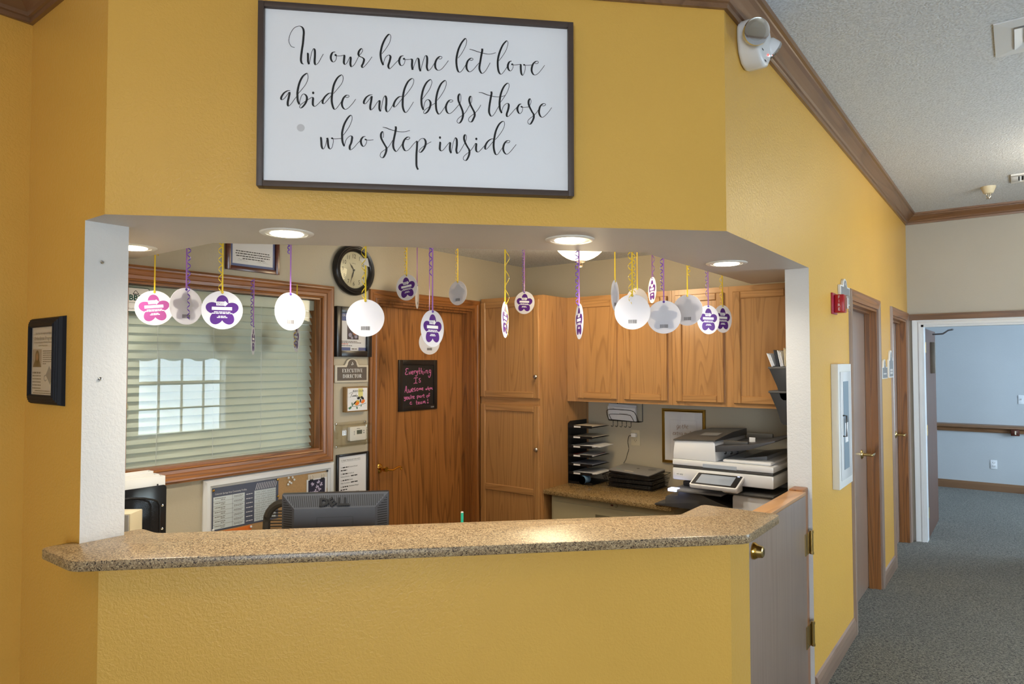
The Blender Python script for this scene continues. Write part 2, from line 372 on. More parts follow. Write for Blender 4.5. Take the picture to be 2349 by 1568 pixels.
M['white'] = plain('white_plastic', (232, 232, 230), 0.35); M['white_gloss'] = plain('white_gloss', (224, 225, 227), 0.22)
M['whitetrim'] = plain('white_painted_trim', (226, 228, 230), 0.35)
M['cream'] = plain('cream_plastic', (214, 202, 172), 0.45); M['ivory'] = plain('ivory_plate', (206, 194, 164), 0.4)
M['black'] = plain('black_plastic', (22, 22, 24), 0.35); M['blackmetal'] = plain('black_metal', (14, 14, 16), 0.4, 0.2)
M['frame_black'] = plain('black_frame', (30, 27, 26), 0.3); M['frame_brown'] = plain('sign_frame_wood', (74, 60, 54), 0.5, noise=0.4, nscale=30)
M['mahogany'] = wood('mahogany_frame', (96, 44, 28), (50, 22, 16), 'x', 0.25)
M['charcoal'] = plain('charcoal_plastic', (66, 68, 74), 0.42); M['dgrey'] = plain('dark_grey_plastic', (74, 73, 72), 0.4); M['mgrey'] = plain('mid_grey_plastic', (120, 122, 126), 0.4)
M['vent'] = plain('dark_slot', (12, 12, 14), 0.7)
M['brass'] = plain('polished_brass', (222, 178, 88), 0.16, 1.0); M['satin_brass'] = plain('satin_brass', (206, 178, 118), 0.24, 1.0); M['nickel'] = plain('brushed_nickel', (196, 190, 176), 0.26, 1.0); M['chrome'] = plain('chrome', (225, 228, 232), 0.08, 1.0)
M['gold_frame'] = plain('gold_frame', (166, 134, 66), 0.28, 0.85)
M['notice_frame'] = plain('notice_frame', (22, 24, 32), 0.6, spec=0.25); M['bronze'] = plain('bronze', (72, 60, 44), 0.5)
M['signboard'] = plain('white_signboard', (243, 243, 246), 0.28); M['ink'] = plain('black_ink', (12, 12, 14), 0.5); M['inkgrey'] = plain('grey_ink', (96, 92, 88), 0.6)
M['paper'] = plain('paper', (230, 230, 232), 0.7); M['paper_cream'] = plain('cream_paper', (214, 204, 188), 0.7); M['goldink'] = plain('rose_gold_ink', (150, 112, 82), 0.4, 0.3)
M['cork'] = plain('cork', (186, 150, 104), 0.8, noise=0.5, nscale=120); M['chalkboard'] = plain('chalkboard', (26, 24, 25), 0.6); M['chalk'] = plain('pink_chalk', (216, 120, 180), 0.8)
M['slat'] = sheer('blind_slat', (240, 240, 228), 0.25, 0.4)
M['glass'] = glass_mat('window_glass', (246, 249, 248), 0.4, 1.0); M['clear'] = glass_mat('clear_acrylic', (252, 251, 248), 0.8, 1.0); M['pane'] = glass_mat('picture_glass', (255,255,255), 0.9, 1.0)
M['disc'] = sheer('tag_plastic', (238, 238, 244), 0.42, 0.35)
M['purple'] = sheer('purple_print', (92, 44, 138), 0.25); M['pink'] = sheer('pink_print', (156, 74, 138), 0.2)
M['rib_y'] = sheer('yellow_ribbon', (236, 206, 58), 0.3, 0.2); M['rib_p'] = sheer('purple_ribbon', (112, 72, 190), 0.25, 0.2); M['rib_m'] = sheer('mauve_ribbon', (168, 118, 196), 0.3, 0.2)
M['red'] = plain('red_plastic', (176, 26, 38), 0.3); M['pinkred'] = plain('strobe_plate_red', (170, 40, 70), 0.35)
M['signgrey'] = plain('sign_grey', (92, 82, 74), 0.5); M['signgrey2'] = plain('corridor_sign_grey', (132, 134, 138), 0.4); M['signrim'] = plain('sign_rim', (206, 198, 180), 0.5)
M['beigemetal'] = plain('beige_steel', (182, 172, 138), 0.45); M['green'] = plain('green_print', (20, 78, 66), 0.5); M['teal'] = plain('teal_pen', (40, 186, 160), 0.3)
M['orange'] = plain('orange_paper', (236, 122, 40), 0.7); M['blue'] = plain('blue_print', (76, 96, 150), 0.5); M['postergrey'] = plain('poster_slate', (86, 92, 110), 0.3); M['postercell'] = plain('poster_cell', (206, 216, 220), 0.3)
M['night'] = plain('photo_dark', (44, 40, 62), 0.35); M['petal'] = plain('photo_petals', (206, 196, 222), 0.4); M['skin'] = plain('photo_warm', (150, 96, 70), 0.5); M['hair'] = plain('photo_brown', (74, 48, 36), 0.5)
M['dial'] = plain('clock_dial', (196, 190, 158), 0.5, noise=0.35, nscale=14); M['laptop'] = plain('laptop_lid', (150, 150, 152), 0.35, 0.1); M['screen'] = plain('touch_screen', (150, 160, 176), 0.12)
M['bulb'] = emissive('lamp_bulb', (255, 244, 222), 14.0); M['canwhite'] = plain('lamp_trim', (236, 234, 228), 0.3); M['dome'] = emissive('frosted_dome', (255, 236, 190), 5.0)
M['led_blue'] = emissive('blue_led', (190, 205, 255), 3.0); M['led_red'] = emissive('red_led', (255, 60, 50), 3.0)
M['chairfab'] = plain('chair_mesh', (52, 46, 38), 0.8); M['mesh'] = plain('mesh_metal', (30, 30, 33), 0.45, 0.5); M['bird_y'] = plain('bird_yellow', (206, 176, 66), 0.6); M['leaf'] = plain('leaf_green', (70, 116, 84), 0.6)
M['woodblock'] = wood('wood_block', (150, 118, 72), (104, 76, 42), 'z', 0.6); M['yellowpatch'] = plain('pale_yellow_print', (216, 208, 130), 0.6); M['tape'] = plain('blue_tape', (120, 160, 196), 0.5)
M['fabric'] = sheer('valance_fabric', (232, 226, 214), 0.4, 0.8); M['grass'] = plain('ground_outside', (150, 156, 140), 0.9)
SIGN="""-4138,1626 -4245,1657 -4320,1801 -4317,1928 -4268,2100 -4169,2266 -4048,2342 -3947,2349 -3876,2286 -3849,2171 -3854,2022 -3872,1788 -3901,1574 -3929,1317 -3928,1190 -3897,1108 -3847,1083
-3734,1468 -3712,1437 -3706,1289 -3702,1183 -3671,1090
-3671,1090 -3635,1251 -3596,1466 -3552,1596 -3516,1624 -3487,1558 -3484,1388 -3493,1217 -3482,1122 -3451,1088 -3370,1161 -3290,1315 -3214,1464
-2828,1563 -2914,1530 -2964,1420 -2964,1314 -2922,1231 -2865,1220 -2810,1281 -2784,1389 -2790,1463 -2811,1473 -2811,1436 -2759,1429 -2657,1435 -2554,1467
-2554,1472 -2529,1448 -2537,1319 -2542,1212 -2505,1154 -2440,1218 -2379,1350 -2336,1428
-2336,1428 -2319,1375 -2330,1203 -2316,1119 -2284,1093 -2202,1168 -2121,1323 -2049,1478 -1977,1568 -1932,1657 -1947,1720 -1978,1723 -2040,1650 -2070,1541 -2039,1468 -1935,1421 -1883,1359 -1913,1229 -1954,1141 -1929,1084 -1871,1124 -1727,1305 -1620,1472
-1295,1590 -1166,1770 -1041,1994 -1000,2191 -1032,2271 -1084,2261 -1188,2114 -1282,1892 -1333,1652 -1332,1480 -1300,1331 -1247,1209
-1247,1209 -1227,1335 -1165,1490 -1081,1560 -1040,1558 -1008,1500 -1039,1347 -1080,1194 -1042,1099 -975,1146 -829,1317 -703,1454
-577,1574 -661,1543 -714,1432 -713,1324 -671,1240 -608,1233 -545,1313 -524,1422 -535,1486 -560,1474 -552,1446 -493,1446 -313,1467
-343,1476 -301,1472 -284,1419 -290,1245 -268,1106
-268,1106 -205,1294 -142,1471 -106,1521 -68,1476 -51,1325 -35,1174 -3,1072
-3,1072 60,1332 134,1575 182,1626 219,1559 219,1385 209,1232 241,1126 279,1113 358,1198 453,1356 485,1412
603,1539 677,1539 724,1586 699,1626 634,1615 549,1525 496,1391 496,1250 550,1159 625,1144 721,1202 828,1335 941,1499
1268,1602 1386,1763 1516,2012 1566,2191 1548,2289 1505,2292 1386,2135 1278,1887 1218,1599 1218,1381 1257,1186 1322,1120 1408,1184 1516,1355 1544,1400
1667,1561 1743,1555 1787,1595 1754,1633 1689,1617 1603,1524 1559,1379 1570,1249 1635,1161 1700,1160 1798,1240 1906,1379 2015,1506
2097,1988 2102,1918 2069,1740 2032,1518 2004,1341 2015,1231 2069,1136 2123,1128 2210,1210 2298,1358 2374,1510
1663,1938 1776,1919 1949,1869 2124,1831 2276,1810 2429,1824 2573,1878
2681,1602 2801,1764 2934,1993 2996,2219 2978,2302 2934,2303 2813,2151 2703,1890 2643,1622 2643,1379 2680,1205 2746,1134 2823,1191 2933,1352 2988,1455
3120,1618 3043,1580 2994,1467 2999,1356 3043,1282 3098,1274 3157,1355 3179,1478 3164,1521 3142,1509 3149,1485 3263,1490 3407,1518
3407,1518 3440,1505 3444,1361 3462,1207 3510,1139 3561,1224 3599,1370 3599,1481 3577,1524 3562,1512 3584,1498 3706,1503 3839,1525
3939,1584 4017,1580 4066,1625 4040,1663 3962,1648 3873,1553 3828,1406 3834,1284 3894,1188 3972,1182 4072,1254 4184,1394 4285,1540
-4269,174 -4353,163 -4463,83 -4542,-48 -4551,-122 -4511,-145 -4431,-73 -4342,58 -4296,124
-4296,124 -4288,71 -4311,-56 -4340,-205 -4339,-310 -4309,-344 -4229,-262 -4130,-110 -4066,-22
-4010,87 -3891,241 -3771,417 -3701,611 -3713,759 -3753,778 -3874,665 -3973,448 -4031,170 -4034,1 -4019,-167 -3967,-274
-3967,-274 -3958,-164 -3909,8 -3849,81 -3788,67 -3737,-4 -3736,-110 -3786,-239 -3866,-349 -3926,-390 -3963,-364 -3937,-289 -3847,-211 -3726,-120 -3575,-10
-3575,-10 -3535,-36 -3540,-163 -3533,-268 -3472,-313 -3381,-239 -3240,-73
-2946,166 -3038,140 -3149,28 -3219,-103 -3219,-188 -3178,-207 -3097,-118 -2976,37 -2925,114
-2874,149 -2752,304 -2610,504 -2560,677 -2591,782 -2643,783 -2755,677 -2856,469 -2905,232 -2930,-24 -2917,-193 -2871,-340 -2820,-379 -2749,-312 -2647,-158 -2617,-103
-2495,48 -2412,46 -2367,81 -2392,122 -2464,111 -2546,18 -2596,-134 -2585,-261 -2523,-349 -2451,-354 -2359,-281 -2247,-147 -2151,0
-1601,180 -1690,166 -1804,79 -1876,-53 -1875,-128 -1828,-136 -1751,-47 -1659,87 -1626,131
-1626,131 -1626,89 -1642,-41 -1668,-192 -1667,-299 -1640,-336 -1553,-250 -1450,-84 -1384,-1
-1384,-1 -1363,-26 -1371,-198 -1366,-305 -1328,-371
-1328,-371 -1294,-194 -1243,66 -1197,155 -1170,156 -1142,72 -1142,-100 -1154,-272 -1116,-371 -1053,-342 -949,-176 -908,-88
-625,179 -720,155 -824,46 -887,-87 -891,-173 -855,-197 -782,-124 -656,44 -604,111
-552,168 -426,326 -279,550 -226,726 -254,800 -311,797 -427,682 -532,449 -583,209 -597,-7 -593,-179 -550,-317 -491,-367 -413,-288 -309,-121 -235,12
63,119 190,299 317,501 380,699 359,796 316,800 199,689 94,467 37,204 31,9 53,-141 102,-251
102,-251 110,-139 148,15 211,101 275,108 328,46 339,-40 307,-172 233,-305 149,-370 106,-344 117,-289 191,-210 339,-98 488,0
562,102 679,260 807,485 871,684 854,792 807,796 689,674 583,429 526,143 520,-74 542,-246 595,-352 638,-363 712,-281 819,-113 851,-57
968,73 1044,69 1091,108 1069,144 990,136 915,55 862,-78 868,-208 915,-303 990,-328 1087,-262 1215,-114 1312,11 1362,123 1370,276 1344,362 1312,355 1280,271 1284,140 1323,33 1388,-116 1431,-244 1442,-374 1409,-507 1345,-619 1280,-644 1237,-591 1259,-514 1345,-423 1452,-341 1538,-239 1625,-82 1679,13 1733,120 1744,241 1722,306 1689,297 1657,215 1664,117 1700,10 1776,-139 1830,-246 1841,-354 1798,-466 1744,-567 1679,-585 1629,-529 1646,-451 1722,-371 1852,-267 1949,-152 2014,-51 2051,28
2411,512 2424,442 2395,287 2358,66 2336,-133 2345,-242 2395,-338 2449,-342 2526,-254 2624,-74 2679,17
1982,458 2101,447 2254,394 2406,358 2559,336 2734,345 2898,396
2734,152 2843,311 2964,516 3031,718 3020,817 2965,825 2855,708 2756,483 2708,238 2701,40 2722,-113 2777,-224
2777,-224 2788,-109 2843,25 2931,114 2997,121 3023,57 2996,-99 2952,-233 2952,-310 2992,-336 3084,-248 3216,-87 3327,28
3459,139 3393,109 3331,7 3326,-93 3370,-190 3425,-205 3485,-129 3507,-28 3499,37 3470,47 3481,19 3592,20 3724,45
3724,45 3780,140 3802,230 3787,318 3758,327 3720,259 3714,159 3747,50 3835,-122 3890,-208 3896,-318 3856,-430 3789,-544 3734,-562 3685,-505 3701,-427 3779,-346 3923,-228 3990,-147 4068,-33
4180,106 4258,106 4314,146 4292,185 4214,174 4124,81 4084,-65 4090,-176 4145,-279 4223,-291 4313,-220 4425,-92 4532,64
-3299,-1338 -3272,-1356 -3257,-1485 -3249,-1615 -3225,-1698 -3189,-1725 -3145,-1667 -3101,-1516 -3071,-1347
-3071,-1347 -3053,-1411 -3038,-1569 -3010,-1680 -2956,-1715 -2902,-1638 -2873,-1487 -2877,-1375 -2895,-1339 -2913,-1354 -2891,-1372 -2769,-1370 -2616,-1345
-2553,-1239 -2463,-1113 -2338,-901 -2266,-691 -2276,-569 -2322,-559 -2412,-661 -2519,-872 -2581,-1119 -2585,-1287 -2574,-1436 -2542,-1547 -2509,-1606
-2509,-1606 -2488,-1489 -2435,-1355 -2336,-1257 -2281,-1255 -2259,-1310 -2289,-1480 -2334,-1594 -2333,-1688 -2297,-1714 -2207,-1645 -2081,-1489 -1972,-1372
-1827,-1243 -1900,-1265 -1963,-1353 -1972,-1447 -1935,-1549 -1876,-1584 -1816,-1515 -1781,-1401 -1790,-1345 -1817,-1337 -1804,-1361 -1680,-1364 -1562,-1344
-1245,-1264 -1227,-1169 -1242,-1066 -1269,-1061 -1311,-1135 -1311,-1248 -1268,-1359 -1185,-1506 -1133,-1598 -1138,-1712 -1174,-1826 -1229,-1923 -1284,-1940 -1336,-1890 -1321,-1795 -1239,-1707 -1111,-1616 -1019,-1499 -928,-1335
-834,-857 -819,-923 -846,-1094 -887,-1304 -909,-1475 -890,-1607 -834,-1695 -788,-1701 -724,-1619 -604,-1443
-1255,-906 -1151,-920 -1003,-973 -837,-1009 -689,-1034 -522,-1026 -355,-973
-484,-1281 -410,-1283 -355,-1239 -377,-1200 -447,-1209 -531,-1298 -580,-1423 -580,-1537 -529,-1648 -465,-1674 -372,-1613 -242,-1446 -135,-1324
-135,-1324 -112,-1364 -116,-1535 -130,-1764 -133,-1991 -125,-2181 -76,-2298
-94,-1383 -20,-1275 55,-1228 130,-1240 177,-1333 168,-1447 112,-1583 28,-1691 -28,-1703 -37,-1646 19,-1568 168,-1447 364,-1324
643,-1318 666,-1346 656,-1480 657,-1575 707,-1626 779,-1579 892,-1431 976,-1322
976,-1322 1005,-1340 995,-1484 1001,-1598 1039,-1689
1039,-1689 1062,-1558 1109,-1326 1165,-1170 1194,-1160 1228,-1225 1232,-1397 1213,-1570 1232,-1665 1256,-1689 1326,-1623 1421,-1466 1507,-1308 1558,-1172 1558,-1076 1535,-1035 1506,-1040 1478,-1118 1487,-1223 1535,-1346 1611,-1477 1653,-1551 1659,-1666 1621,-1802 1554,-1910 1497,-1918 1450,-1867 1469,-1789 1554,-1699 1668,-1608 1763,-1489 1868,-1312
1868,-1312 1897,-1339 1887,-1465 1897,-1570 1954,-1615 2031,-1555 2184,-1375
2481,-1130 2395,-1150 2289,-1235 2212,-1373 2203,-1480 2241,-1503 2318,-1427 2433,-1277 2491,-1207
2548,-1156 2664,-1025 2809,-806 2873,-629 2858,-523 2800,-512 2684,-618 2578,-836 2520,-1090 2494,-1323 2506,-1496 2548,-1639 2606,-1679 2673,-1614 2799,-1425
2924,-1251 3011,-1246 3060,-1201 3035,-1167 2953,-1182 2876,-1267 2828,-1405 2837,-1530 2895,-1624 2962,-1644 3050,-1579 3166,-1438 3277,-1292"""
DOTS=[(-3530, 138), (660, -1170), (1897, -1160)]
CHALK="""-912,1098 -1067,1124 -1153,1050 -1084,938 -1015,925 -1118,913 -1196,803 -1134,720 -911,761
-853,910 -783,735 -686,946
-616,820 -459,881 -512,944 -599,907 -633,808 -563,744 -441,767
-378,981 -360,791
-360,905 -283,967 -212,941
-195,979 -159,839 -53,990
-53,977 -80,724 -193,600 -282,664
90,1174 109,798 191,759
1,939 198,962
280,1157 288,770
295,897 396,935 433,768 506,703
567,920 578,779
548,1079 555,1063
734,995 742,790
749,918 833,994 888,942 907,800 963,774
1203,1004 1091,1005 1055,889 1129,823 1203,887 1221,1003 1203,706 1093,501 993,554 1000,631
-404,427 -334,489 -33,496
-221,487 -227,133
-421,101 -333,136 -67,129
218,453 110,430 92,354 207,288 208,199 111,183 50,241
-1242,-461 -1114,-31 -1061,-405 -957,-496
-1198,-313 -1078,-305
-917,-248 -888,-448 -802,-439 -785,-290 -750,-441 -674,-431 -674,-231
-594,-346 -454,-288 -507,-198 -594,-246 -604,-371 -524,-424 -436,-402
-261,-181 -367,-215 -331,-292 -260,-332 -278,-394 -383,-391
-84,-199 -147,-260 -126,-362 -30,-378 5,-277 -84,-199
94,-204 124,-345
123,-269 184,-220 210,-335
209,-271 274,-217 317,-338
382,-277 472,-241 436,-197 375,-238 400,-341 498,-344
716,-262 746,-352 800,-277 837,-355 874,-215
947,-127 966,-347
966,-282 1021,-258 1058,-388 1114,-403
1132,-288 1206,-238 1150,-211 1121,-287 1206,-316
1262,-214 1281,-305
1281,-253 1329,-216 1355,-308 1404,-348
-1292,-731 -1264,-868 -1155,-736
-1155,-736 -1168,-922 -1246,-1005 -1304,-965
-1042,-753 -1093,-826 -1052,-914 -962,-893 -963,-794 -1042,-753
-887,-747 -869,-897 -783,-889 -756,-728
-756,-728 -731,-916
-697,-643 -672,-719
-617,-733 -592,-897
-592,-809 -540,-736 -505,-750
-470,-814 -364,-769 -400,-729 -470,-777 -441,-878 -322,-871
-100,-716 -63,-958
-89,-742 7,-708 54,-773 7,-827 -74,-831
211,-716 125,-763 150,-840 233,-793 232,-717 258,-845 294,-854
355,-709 366,-837
366,-760 420,-711 474,-726
510,-626 547,-844 609,-852
463,-718 619,-706
894,-717 820,-778 839,-851 938,-847 960,-758 894,-717
1144,-611 1059,-595 1041,-710 1049,-839
986,-746 1145,-727
-626,-1108 -730,-1128 -747,-1240 -660,-1269 -608,-1184 -615,-1109 -601,-1259 -566,-1274
-159,-1029 -144,-1282 -62,-1286
-215,-1153 -45,-1135
-2,-1226 127,-1194 80,-1141 9,-1176 20,-1277 152,-1271
331,-1140 223,-1173 224,-1262 313,-1254 349,-1154 357,-1256 404,-1258
475,-1109 494,-1250
494,-1173 559,-1113 585,-1242
584,-1165 639,-1104 694,-1247 730,-1249
924,-962 932,-1130
914,-1219 987,-1222 939,-1272 877,-1217 913,-1206"""
GOLD="""-332,751 -418,773 -476,662 -448,569 -376,614 -326,751 -377,533 -449,453 -492,499 -420,544 -305,618
-218,757 -275,700 -277,579 -205,583 -176,679 -218,757
-32,834 -54,632 -7,567 36,610
-90,737 38,757
123,869 78,585
88,666 150,750 184,698 171,591 219,580
262,649 347,707 320,773 263,730 256,595 303,558 374,602
-739,187 -667,232 -681,285 -733,241 -763,118 -712,86 -639,139
-609,262 -553,104
-523,281 -625,91
-422,314 -453,123 -396,87
-480,243 -351,264
-323,266 -296,93
-295,187 -246,265 -217,246
-81,254 -166,235 -196,139 -154,83 -82,173 -58,255 -77,107 3,111
112,279 73,89
83,170 146,268 173,229 166,95
173,176 230,259 263,221 251,100
342,266 313,118
366,334 371,324
426,165 455,313 534,385 539,318 454,166 495,116
580,201 664,246 636,284 580,228 593,135 663,145"""
# ------------------------------------------------------------------ the setting
ZC, ZS, ZO = 3.05, 2.138, 2.436          # lobby ceiling, opening soffit, office ceiling
XW, YB, XR, YF = -3.22, 4.469, -0.845, 7.323   # window wall, office back wall, corridor wall, far wall
XE, YN = 2.5, -3.2                        # lobby window wall, wall behind the camera
SQ = 2 ** 0.5

struct('floor', MB().box(-3.6, 2.62, YN-0.12, 10.85, -0.1, 0), M['carpet'])
struct('ceiling', MB().prism([(-3.12,YN-0.12),(2.62,YN-0.12),(2.62,10.85),(-2.2,10.85),(-2.2,YF),(-0.845,YF),(-0.845,2.422),(-2.335,0.932),(-3.12,0.932)], ZC, ZC+0.1), M['ceil'])
struct('ceiling_office', MB().prism([(-3.22,1.417),(-2.553,1.417),(-1.30,2.67),(-1.30,4.15),(-0.961,4.15),(-0.961,YB),(-3.22,YB)], ZO, ZO+0.08), M['ceil'])
struct('wall_left', MB().box(-3.12, -3.0, YN, 0.932, 0, ZC), M['gold'])
# the short wall beside the opening: gold towards the lobby, white on its end
struct('wall_front', MB().prism([(-3.34,0.932),(-2.485,0.932),(-2.485,1.071),(-3.34,1.071)], 0, ZC,
       side_mi=lambda a, b: 1 if abs(a[0]-b[0]) < 1e-6 and a[0] > -2.6 else (2 if a[1] > 1.0 and b[1] > 1.0 else 0)), [M['gold'], M['jamb'], M['office']])
# header over the counter (its underside is the soffit)
hp = [(-3.22,1.071),(-2.485,1.071),(-2.485,0.932),(-2.335,0.932),(-0.845,2.422),(-0.845,3.615),(-0.961,3.615),(-0.961,4.15),(-1.30,4.15),(-1.30,2.67),(-2.553,1.417),(-3.22,1.417)]
def h_side(a, b):
    front = {(-2.485,0.932),(-2.335,0.932),(-0.845,2.422),(-0.845,3.615)}
    return 0 if a in front and b in front else 2
hd = MB().prism(hp, ZS, ZC, side_mi=h_side)
hd.m[0] = 1
struct('wall_header', hd, [M['gold'], M['soffit'], M['office']])
# half wall under the counter
struct('wall_counter', MB().prism([(-2.485,0.932),(-2.335,0.932),(-0.845,2.422),(-0.845,2.63),(-0.961,2.63),(-0.961,2.476),(-2.366,1.071),(-2.485,1.071)], 0, 1.036), M['gold'])

def wall_y(name, X0, X1, y0, y1, z1, holes, mats, fm):
    """wall lying along Y with rectangular holes (ya,yb,za,zb)"""
    mb = MB(); ys = sorted({y0, y1} | {h[0] for h in holes} | {h[1] for h in holes})
    for a, b in zip(ys, ys[1:]):
        hs = sorted([h for h in holes if h[0] <= a + 1e-6 and h[1] >= b - 1e-6], key=lambda h: h[2]); z = 0
        for h in hs:
            if h[2] > z: mb.box(X0, X1, a, b, z, h[2])
            z = h[3]
        if z < z1: mb.box(X0, X1, a, b, z, z1)
    for i, f in enumerate(mb.f):
        q = [Vector(mb.v[k]) for k in f]; n = (q[1]-q[0]).cross(q[2]-q[0])
        mb.m[i] = fm(n.normalized(), q)
    return struct(name, mb, mats)
D1 = (4.66, 5.62, 0, 2.05); D2 = (6.33, 7.22, 0, 2.05)
wall_y('wall_right', -0.961, XR, 3.615, YF, ZC, [D1, D2], [M['gold'], M['jamb'], M['office']], lambda n, q: 1 if n.y < -0.5 and abs(q[0].y-3.615) < 1e-4 else (2 if n.x < -0.5 else 0))
WIN = (1.380, 2.446, 1.165, 2.036); OD_ = (2.865, 3.80, 0, 2.055)
wall_y('wall_window', -3.34, XW, 1.071, YB, ZC, [WIN, OD_], [M['office']], lambda n, q: 0)
struct('wall_back', MB().box(-3.34, -0.961, YB, YB+0.12, 0, ZO), M['office'])
# lobby window wall, wall behind the camera, far wall with doorway, back room
LW = (4.02, 5.24, 0.72, 2.08); NW = (0.4, 2.2, 0.72, 2.08); BW = (8.2, 10.0, 0.7, 2.1)
wall_y('wall_lobby', XE, XE+0.12, YN, YF, ZC, [LW, NW], [M['beige']], lambda n, q: 0)
wall_y('wall_room_right', XE, XE+0.12, YF+0.12, 10.72, ZC, [BW], [M['room']], lambda n, q: 0)
mb = MB(); x0, x1 = 0.65, 2.35
mb.box(-3.12, x0, YN-0.12, YN, 0, ZC).box(x1, 2.62, YN-0.12, YN, 0, ZC).box(x0, x1, YN-0.12, YN, 2.3, ZC).box(x0, x1, YN-0.12, YN, 0, 0.2)
struct('wall_entrance', mb, M['beige'])
mb = MB(); DX0, DX1, DZ = -0.735, 0.40, 2.008
mb.box(-0.961, DX0, YF, YF+0.12, 0, ZC).box(DX1, 2.62, YF, YF+0.12, 0, ZC).box(DX0, DX1, YF, YF+0.12, DZ, ZC)
struct('wall_far', mb, [M['beige']])
struct('wall_room_back', MB().box(-2.2, 2.62, 10.72, 10.84, 0, ZC), M['room'])
struct('wall_room_left', MB().box(-2.32, -2.2, YF+0.12, 10.84, 0, ZC), M['room'])
struct('wall_room_front', MB().box(-2.2, -0.961, YF, YF+0.12, 0, ZC), M['room'])

# mitred trims running along the lobby walls (room on the right-hand side of the path)
def run_trim(path, prof, base, mats, skip=(), lab=1):
    P = [Vector(p) for p in path]; n = len(P)
    def off(i, d):
        dirs = []
        if i > 0: dirs.append((P[i]-P[i-1]).normalized())
        if i < n-1: dirs.append((P[i+1]-P[i]).normalized())
        ns = [Vector((t.y, -t.x)) for t in dirs]
        if len(ns) == 1: return P[i] + ns[0]*d
        b = (ns[0]+ns[1]); b = b / (b.dot(ns[0])); return P[i] + b*d
    k = lab
    for i in range(n-1):
        if i in skip: continue
        mb = MB(); A = []; B = []
        for d, z in prof:
            a, b = off(i, d), off(i+1, d); A.append((a.x, a.y, z)); B.append((b.x, b.y, z))
        mb.strip(A, B); mb.add(A, [tuple(range(len(A)))]); mb.add(B, [tuple(range(len(B)))[::-1]])
        t = P[i+1]-P[i]
        struct('%s_%d' % (base, k), mb, mats[1] if abs(t.x) > abs(t.y)*1.5 else mats[0]); k += 1
    return k
crown_prof = [(0,2.955),(0.014,2.955),(0.016,2.972),(0.024,2.975),(0.028,2.988),(0.040,3.0),(0.058,3.016),(0.072,3.024),(0.074,3.032),(0.086,3.034),(0.090,3.05),(0,3.05)]
run_trim([(-3.0,YN),(-3.0,0.932),(-2.335,0.932),(-0.845,2.422),(-0.845,YF),(XE,YF),(XE,YN)], crown_prof, 'trim', [M['crown'], M['crown_x']])
base_prof = [(0,0),(0.016,0),(0.016,0.075),(0.010,0.098),(0,0.104)]
for i, (a, b) in enumerate(((3.615, 4.585), (5.70, 6.262), (7.29, 7.323))):
    run_trim([(XR,a),(XR,b)], base_prof, 'baseboard_right', [M['grey_sheen_y']]*2, lab=i+1)
run_trim([(-2.2,10.72),(XE,10.72)], base_prof, 'baseboard_room', [M['crown'], M['crown_x']])
run_trim([(-3.0,YN),(-3.0,0.932),(-2.335,0.932)], base_prof, 'baseboard_left', [M['crown'], M['crown_x']])

# ---- daylight windows of the lobby, entrance and back room
def lobby_window(n, y0, y1, z0, z1, cols, rows):
    w = MB(); t = 0.05
    fr = MB().box(XE-0.02, XE+0.1, y0-0.06, y0+0.02, z0-0.06, z1+0.06).box(XE-0.02, XE+0.1, y1-0.02, y1+0.06, z0-0.06, z1+0.06).box(XE-0.02, XE+0.1, y0, y1, z1-0.02, z1+0.06).box(XE-0.04, XE+0.1, y0-0.08, y1+0.08, z0-0.06, z0+0.02)
    o = struct('window_%d' % n, fr, M['whitetrim'])
    for i in range(1, cols): obj('muntin', MB().box(XE+0.05, XE+0.075, y0+(y1-y0)*i/cols-0.012, y0+(y1-y0)*i/cols+0.012, z0, z1), M['whitetrim'], o)
    for i in range(1, rows):
        hh = 0.025 if rows % 2 == 0 and i == rows//2 else 0.012
        obj('muntin', MB().box(XE+0.05, XE+0.075, y0, y1, z0+(z1-z0)*i/rows-hh, z0+(z1-z0)*i/rows+hh), M['whitetrim'], o)
    obj('pane', MB().box(XE+0.078, XE+0.082, y0, y1, z0, z1), M['clear'], o)
    A, B = [], []
    for i in range(61):
        y = y0-0.1+(y1-y0+0.2)*i/60; x = XE-0.07+0.018*math.sin(i*1.3)
        A.append((x, y, z1+0.1)); B.append((x, y, z1-0.34-0.05*abs(math.sin(i*math.pi/15))))
    v = obj('valance', MB().strip(A, B), M['fabric'], None); tag(v, 'gathered cream valance over lobby window number %d, outside the picture' % n if False else ('cream scalloped valance over the lobby window opposite the office' if n == 2 else 'cream scalloped valance over the lobby window nearest the entrance'), 'valance', 'lobby valances')
lobby_window(2, *LW, 4, 4); lobby_window(3, *NW, 5, 4)
fr = MB().box(XE-0.02, XE+0.1, BW[0]-0.06, BW[0], BW[2]-0.06, BW[3]+0.06).box(XE-0.02, XE+0.1, BW[1], BW[1]+0.06, BW[2]-0.06, BW[3]+0.06).box(XE-0.02, XE+0.1, BW[0], BW[1], BW[3], BW[3]+0.06).box(XE-0.02, XE+0.1, BW[0], BW[1], BW[2]-0.06, BW[2])
o = struct('window_4', fr, M['whitetrim']); obj('muntin', MB().box(XE+0.05, XE+0.08, 9.09, 9.12, BW[2], BW[3]), M['whitetrim'], o)
fr = MB().box(0.59, 0.65, YN-0.1, YN+0.02, 0.14, 2.36).box(2.35, 2.41, YN-0.1, YN+0.02, 0.14, 2.36).box(0.65, 2.35, YN-0.1, YN+0.02, 2.3, 2.36).box(0.65, 2.35, YN-0.1, YN+0.02, 0.14, 0.2)
o = struct('window_5', fr, M['whitetrim'])
for x in (1.22, 1.78): obj('mullion', MB().box(x-0.03, x+0.03, YN-0.09, YN, 0.2, 2.3), M['whitetrim'], o)

